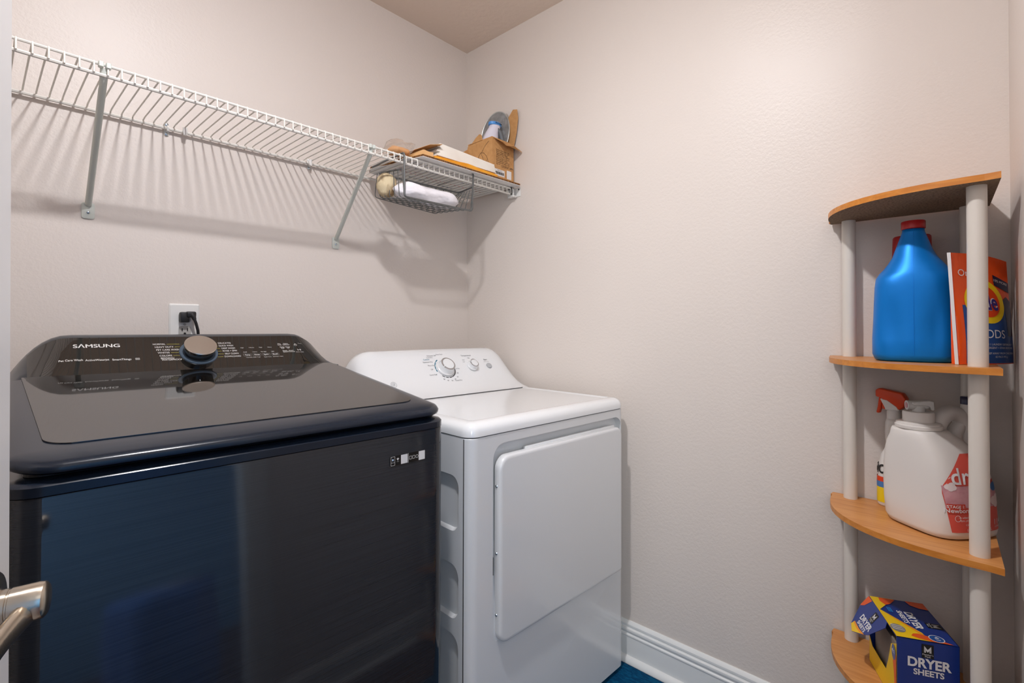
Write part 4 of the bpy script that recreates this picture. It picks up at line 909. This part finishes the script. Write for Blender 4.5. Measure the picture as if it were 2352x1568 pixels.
# dryer sheet carton, flap torn open
Z4 = .362 + .0003
ds = empty('dryer_sheet_box', (-.15, -1.61, Z4), label='blue and orange dryer sheet box with its side flap open', cat='box')
bFL, bFR = Vector((-.2445, -1.593, 0)), Vector((-.203, -1.691, 0))
bu = (bFR - bFL).normalized(); BWd = (bFR - bFL).length; bv = Vector((-bu.y, bu.x, 0)); BD = .163; BH = .515 - Z4
if bv.x < 0: bv = -bv
def bp(a, b, c): return bFL + bu * a + bv * b + Vector((0, 0, Z4 + c))
th = .0009
def plate(q, name, m, t=th): 
    q = [Vector(p) for p in q]; nn = (q[1] - q[0]).cross(q[-1] - q[0]).normalized() * t; return obj(name, loft([q, [p - nn for p in q]]), m, ds)
plate([bp(0, 0, 0), bp(BWd, 0, 0), bp(BWd, 0, BH), bp(0, 0, BH)], 'front_panel', m_box_blue)
plate([bp(BWd, 0, 0), bp(BWd, BD, 0), bp(BWd, BD, BH), bp(BWd, 0, BH)], 'side_panel', m_box_blue)
plate([bp(BWd, BD, 0), bp(0, BD, 0), bp(0, BD, BH), bp(BWd, BD, BH)], 'rear_panel', m_box_blue)
plate([bp(0, 0, BH), bp(BWd, 0, BH), bp(BWd, BD, BH), bp(0, BD, BH)], 'top_panel', m_box_blue)
plate([bp(0, 0, 0), bp(0, BD, 0), bp(BWd, BD, 0), bp(BWd, 0, 0)], 'bottom_panel', m_card_in)
plate([bp(0, 0, 0), bp(0, 0, .138), bp(0, .030, .120), bp(0, .046, .075), bp(0, .060, .045), bp(0, BD - .02, .045), bp(0, BD, .06), bp(0, BD, 0)], 'opened_side', m_box_yellow)
for k in range(6): obj('sheet_stack', box(0, 1, 0, 1, 0, 1) if 0 else loft([[bp(.010 + .014 * k, .008, .004), bp(.021 + .014 * k, .008, .004), bp(.021 + .014 * k, BD - .008, .004), bp(.010 + .014 * k, BD - .008, .004)], [bp(.010 + .014 * k, .008, .120 - .004 * (k % 3)), bp(.021 + .014 * k, .008, .120 - .004 * (k % 3)), bp(.021 + .014 * k, BD - .008, .120 - .004 * (k % 3)), bp(.010 + .014 * k, BD - .008, .120 - .004 * (k % 3))]]), m_card_in, ds)
# print on the front, top and opened side
ffp = lambda a, b, c=0: bp(a, -.0004 - c, b)
ftp = lambda a, b, c=0: bp(a, b, BH + .0004 + c)
fsd = lambda b, c2, c=0: bp(-.0004 - c, b, c2)
m_bbk = mat('box_black_tile', (18, 17, 17), .4)
def mtile(fr, x, y, w_, h_, rot=0):
    c, s = math.cos(rot), math.sin(rot); R = lambda p: (x + p[0] * c - p[1] * s, y + p[0] * s + p[1] * c)
    fr2 = lambda a, b, cc=0: fr(*R((a, b)), .0003 + cc)
    t = [decal([R(p) for p in ((-w_ / 2, -h_ / 2), (w_ / 2, -h_ / 2), (w_ / 2, h_ / 2), (-w_ / 2, h_ / 2))], lambda a, b, cc=0: fr(a, b, .0003))]
    u = w_ * .30; g = []
    for d in (0, .28, .56):
        b0 = -h_ * .10; tpz = h_ * .40
        g.append(decal([(-u - .0 + d * u * .7, b0), (-u + d * u * .7 + u * .13, b0), (-u + d * u * .7 + u * .13, tpz - d * h_ * .18 - .04 * h_), (-u + d * u * .7, tpz - d * h_ * .18)], fr2, .0003))
        g.append(decal([(u - d * u * .7 - u * .13, b0), (u - d * u * .7, b0), (u - d * u * .7, tpz - d * h_ * .18), (u - d * u * .7 - u * .13, tpz - d * h_ * .18 - .04 * h_)], fr2, .0003))
        g.append(decal([(-u, tpz - d * h_ * .2), (-u, tpz - d * h_ * .2 - .06 * h_), (0, tpz - d * h_ * .2 - .36 * h_), (u, tpz - d * h_ * .2 - .06 * h_), (u, tpz - d * h_ * .2), (0, tpz - d * h_ * .2 - .28 * h_)], fr2, .0003))
    g.append(text("Member's", h_ * .17, fr2, 0, -h_ * .24, 0, off=.0006)); g.append(text('Mark', h_ * .17, fr2, 0, -h_ * .39, 0, off=.0006))
    return t[0], join(*g)
t1, g1 = mtile(ffp, .053, BH - .020, .0205, .028)
obj('maker_tile', t1, m_bbk, ds); obj('maker_print', g1, m_white_ink, ds)
obj('front_print', join(text('DRYER', .0265, ffp, .0545, BH - .0465, .035, wfit=.074), text('SHEETS', .0165, ffp, .0545, BH - .0655, .03, wfit=.052)), m_white_ink, ds)
# top: blue field, yellow corner triangles, orange stripe and badge
obj('top_yellow', join(decal([(.0005, .001), (.060, .001), (.055, .030), (.004, .105), (.0005, .105)], ftp), decal([(.0005, .105), (.004, .105), (.048, BD - .001), (.0005, BD - .001)], ftp)), m_box_yellow, ds)
obj('top_amber', join(decal([(.006, .098), (.044, .046), (.056, .022), (.050, .024)], ftp, .0006), decal([(.058, .001), (.094, .001), (.070, .010), (.060, .012)], ftp, .0006)), m_box_amber, ds)
obj('top_orange', join(decal([(.030, .012), (.036, .021), (.046, .024), (.058, .020), (.098, .001), (.064, .001), (.040, .006)], ftp, .0008), decal([(.018, BD - .002), (.016, BD - .018), (.022, BD - .034), (.034, BD - .026), (.050, BD - .004)], ftp, .0008), decal([(.070, BD - .001), (.074, BD - .018), (.088, BD - .028), (BWd - .001, BD - .030), (BWd - .001, BD - .001)], ftp, .0008)), m_box_orange, ds)
obj('top_badge', outline(circle(.074, .014, .0135, 24, .0125), circle(.074, .014, .0120, 24, .0112), lambda a, b, c=0: ftp(a, b, .0012)), m_white_ink, ds)
obj('top_badge_fill', decal(circle(.074, .014, .0120, 24, .0112), ftp, .0010), m_box_blue2, ds)
obj('sheet_picture', decal(circle(.014, .034, .013, 20, .016), ftp, .0008), m_box_grey, ds)
obj('sheet_picture_light', join(*[decal([(.004, .030 + k * .007), (.024, .027 + k * .007), (.024, .0285 + k * .007), (.004, .032 + k * .007)], ftp, .0010) for k in range(3)]), m_white_ink, ds)
t2, g2 = mtile(ftp, .090, .066, .0205, .028, -PI / 2)
obj('top_tile', t2, m_bbk, ds); obj('top_tile_print', g2, m_white_ink, ds)
obj('top_print', join(text('DRYER', .0215, ftp, .057, .078, .035, rot=-PI / 2, wfit=.066), text('SHEETS', .0135, ftp, .0405, .086, .03, rot=-PI / 2, wfit=.050), text('4:1', .011, lambda a, b, c=0: ftp(a, b, .0014), .075, .014, .02, rot=-PI / 2)), m_white_ink, ds)
obj('top_cyan', join(*[decal([(.020 + .003 * k, .100 + .0 * k), (.022 + .003 * k, .100), (.022 + .003 * k, .120), (.020 + .003 * k, .120)], ftp, .0008) for k in range(3)]), m_box_cyan, ds)
# opened side: orange badge strip
obj('side_orange', join(decal([(.001, .070), (.013, .070), (.018, .090), (.014, .108), (.001, .112)], fsd), decal([(.001, .040), (.010, .042), (.013, .070), (.001, .070)], fsd)), m_box_orange, ds)
obj('side_badge', decal(circle(.013, .112, .010, 20, .016), fsd, .0008), m_box_blue2, ds)
obj('side_print', text('4:1', .012, fsd, .013, .114, .02, rot=-PI / 2 * 0, off=.0012, sx=-1), m_white_ink, ds)
# flap hinged on the left top edge
e0 = bp(0, .052, BH); e1 = bp(0, BD, BH)
fo = (-bu * .60 + Vector((0, 0, -.80))).normalized()           # the flap hangs outwards
ffl = lambda a, b, c=0: e1 + (e0 - e1).normalized() * a + fo * b + (fo.cross((e0 - e1).normalized())) * c
FLn = (e0 - e1).length
fpoly = [(0, 0), (FLn, 0), (FLn + .010, .010), (FLn - .006, .040), (FLn - .012, .052), (FLn - .030, .066), (FLn - .062, .082), (FLn - .085, .074), (.012, .050), (.0, .028)]
sgn = 1 if (fo.cross((e0 - e1).normalized())).dot(Vector((-1, -.3, .5))) > 0 else -1
ffl2 = lambda a, b, c=0: ffl(a, b, sgn * c)
obj('side_flap', prism(fpoly, ffl2, -.0009, 0), m_box_blue, ds)
obj('flap_orange', decal([(.0005, .0005), (.024, .0005), (.014, .022), (.003, .030), (.0005, .027)], ffl2), m_box_orange, ds)
obj('flap_yellow', decal([(FLn - .033, .0660), (FLn - .062, .0815), (FLn - .084, .0735), (FLn - .082, .066), (FLn - .056, .068)], ffl2), m_box_yellow, ds)
obj('flap_amber', decal([(FLn - .022, .060), (FLn - .033, .0662), (FLn - .056, .0682), (FLn - .082, .066), (FLn - .080, .062), (FLn - .05, .063)], ffl2, .0006), m_box_amber, ds)
ftx = lambda a, b, c=0: ffl2(a, -b, c)          # upright print: up is towards the hinge
t3, g3 = mtile(ftx, FLn - .040, -.020, .0195, .025, 0)
obj('flap_print', join(text('DRYER', .0185, ftx, FLn - .048, -.0425, .035, wfit=.058), text('SHEETS', .0115, ftx, FLn - .050, -.0560, .03, wfit=.042)), m_white_ink, ds)
obj('flap_tile', t3, m_bbk, ds); obj('flap_tile_print', g3, m_white_ink, ds)

# bottles on the bottom tier
Z5 = .030 + .0003
for (x, y, hh, lab, cc) in ((-.12, -1.60, .26, 'tall white and red spray can on the lowest tier of the corner shelf', 'can'), (-.17, -1.655, .19, 'short dark red bottle on the lowest tier of the corner shelf', 'bottle')):
    e = empty('spray_can' if cc == 'can' else 'squat_bottle', (x, y, Z5), label=lab, cat=cc)
    obj('body', lathe([(0, 0), (.029, 0), (.031, .003), (.031, hh * .62), (.028, hh * .68), (.016, hh * .74), (0, hh * .74)], (x, y, Z5), (0, 0, 1), 24), m_redbottle, e, smooth=True)
    obj('label_band', lathe([(.0314, hh * .18), (.0316, hh * .185), (.0316, hh * .55), (.0314, hh * .555)], (x, y, Z5), (0, 0, 1), 24), m_hdpe if cc == 'can' else m_lab_pink, e, smooth=True)
    obj('cap', lathe([(0, hh * .74), (.024, hh * .74), (.0225, hh * .97), (.019, hh), (0, hh)], (x, y, Z5), (0, 0, 1), 24), m_hdpe if cc == 'can' else m_wblack, e, smooth=True)

# ------------------------------------------------------------------ rug and hall
rg = rrect(-.80, -.034, -1.62, -.70, .02, 4)
tag(obj('rug', loft([[(x, y, z) for x, y in rrect(-.78 + i, -.034 - i, -1.40 + i, -.79 - i, .02, 4)] for i, z in ((.002, .0005), (0, .004), (.003, .009), (.012, .0105))]), m_rug, smooth=True, autosmooth=60), 'blue pile rug on the floor in front of the dryer', 'rug')
bag = []
for i in range(15):
    t = i / 14; r = .20 * min(1, math.sin(PI / 2 * min(1, (t * 3.2 + .12))) ** .7) * (1 - .08 * t)
    bag.append([(-1.24 + r * (1 + .05 * math.sin(7 * a_) + .03 * math.sin(13 * a_ + 9 * t)) * math.cos(a_), -2.22 + r * (1 + .05 * math.sin(7 * a_)) * math.sin(a_), .001 + .62 * t) for a_ in [2 * PI * k / 40 for k in range(40)]])
tag(obj('laundry_bag', loft(bag), m_bluecloth, smooth=True, autosmooth=180), 'round-bottomed blue cloth laundry bag standing outside the doorway', 'laundry bag')

for o in list(bpy.data.objects):
    b_ = o.name.split('.')[0]
    if o.parent and (b_.endswith(('_print', '_marks', '_names', '_lines', '_frames', '_icons', '_dashes', '_clouds', '_slogan', 'barcode', 'line_drawing', 'steam_holes', 'top_yellow', 'top_amber', 'top_orange', 'side_orange', 'top_cyan', 'sheet_picture_light', 'maker_mark', 'slot', 'printed_name', 'name_outline'))): o['kind'] = 'stuff'
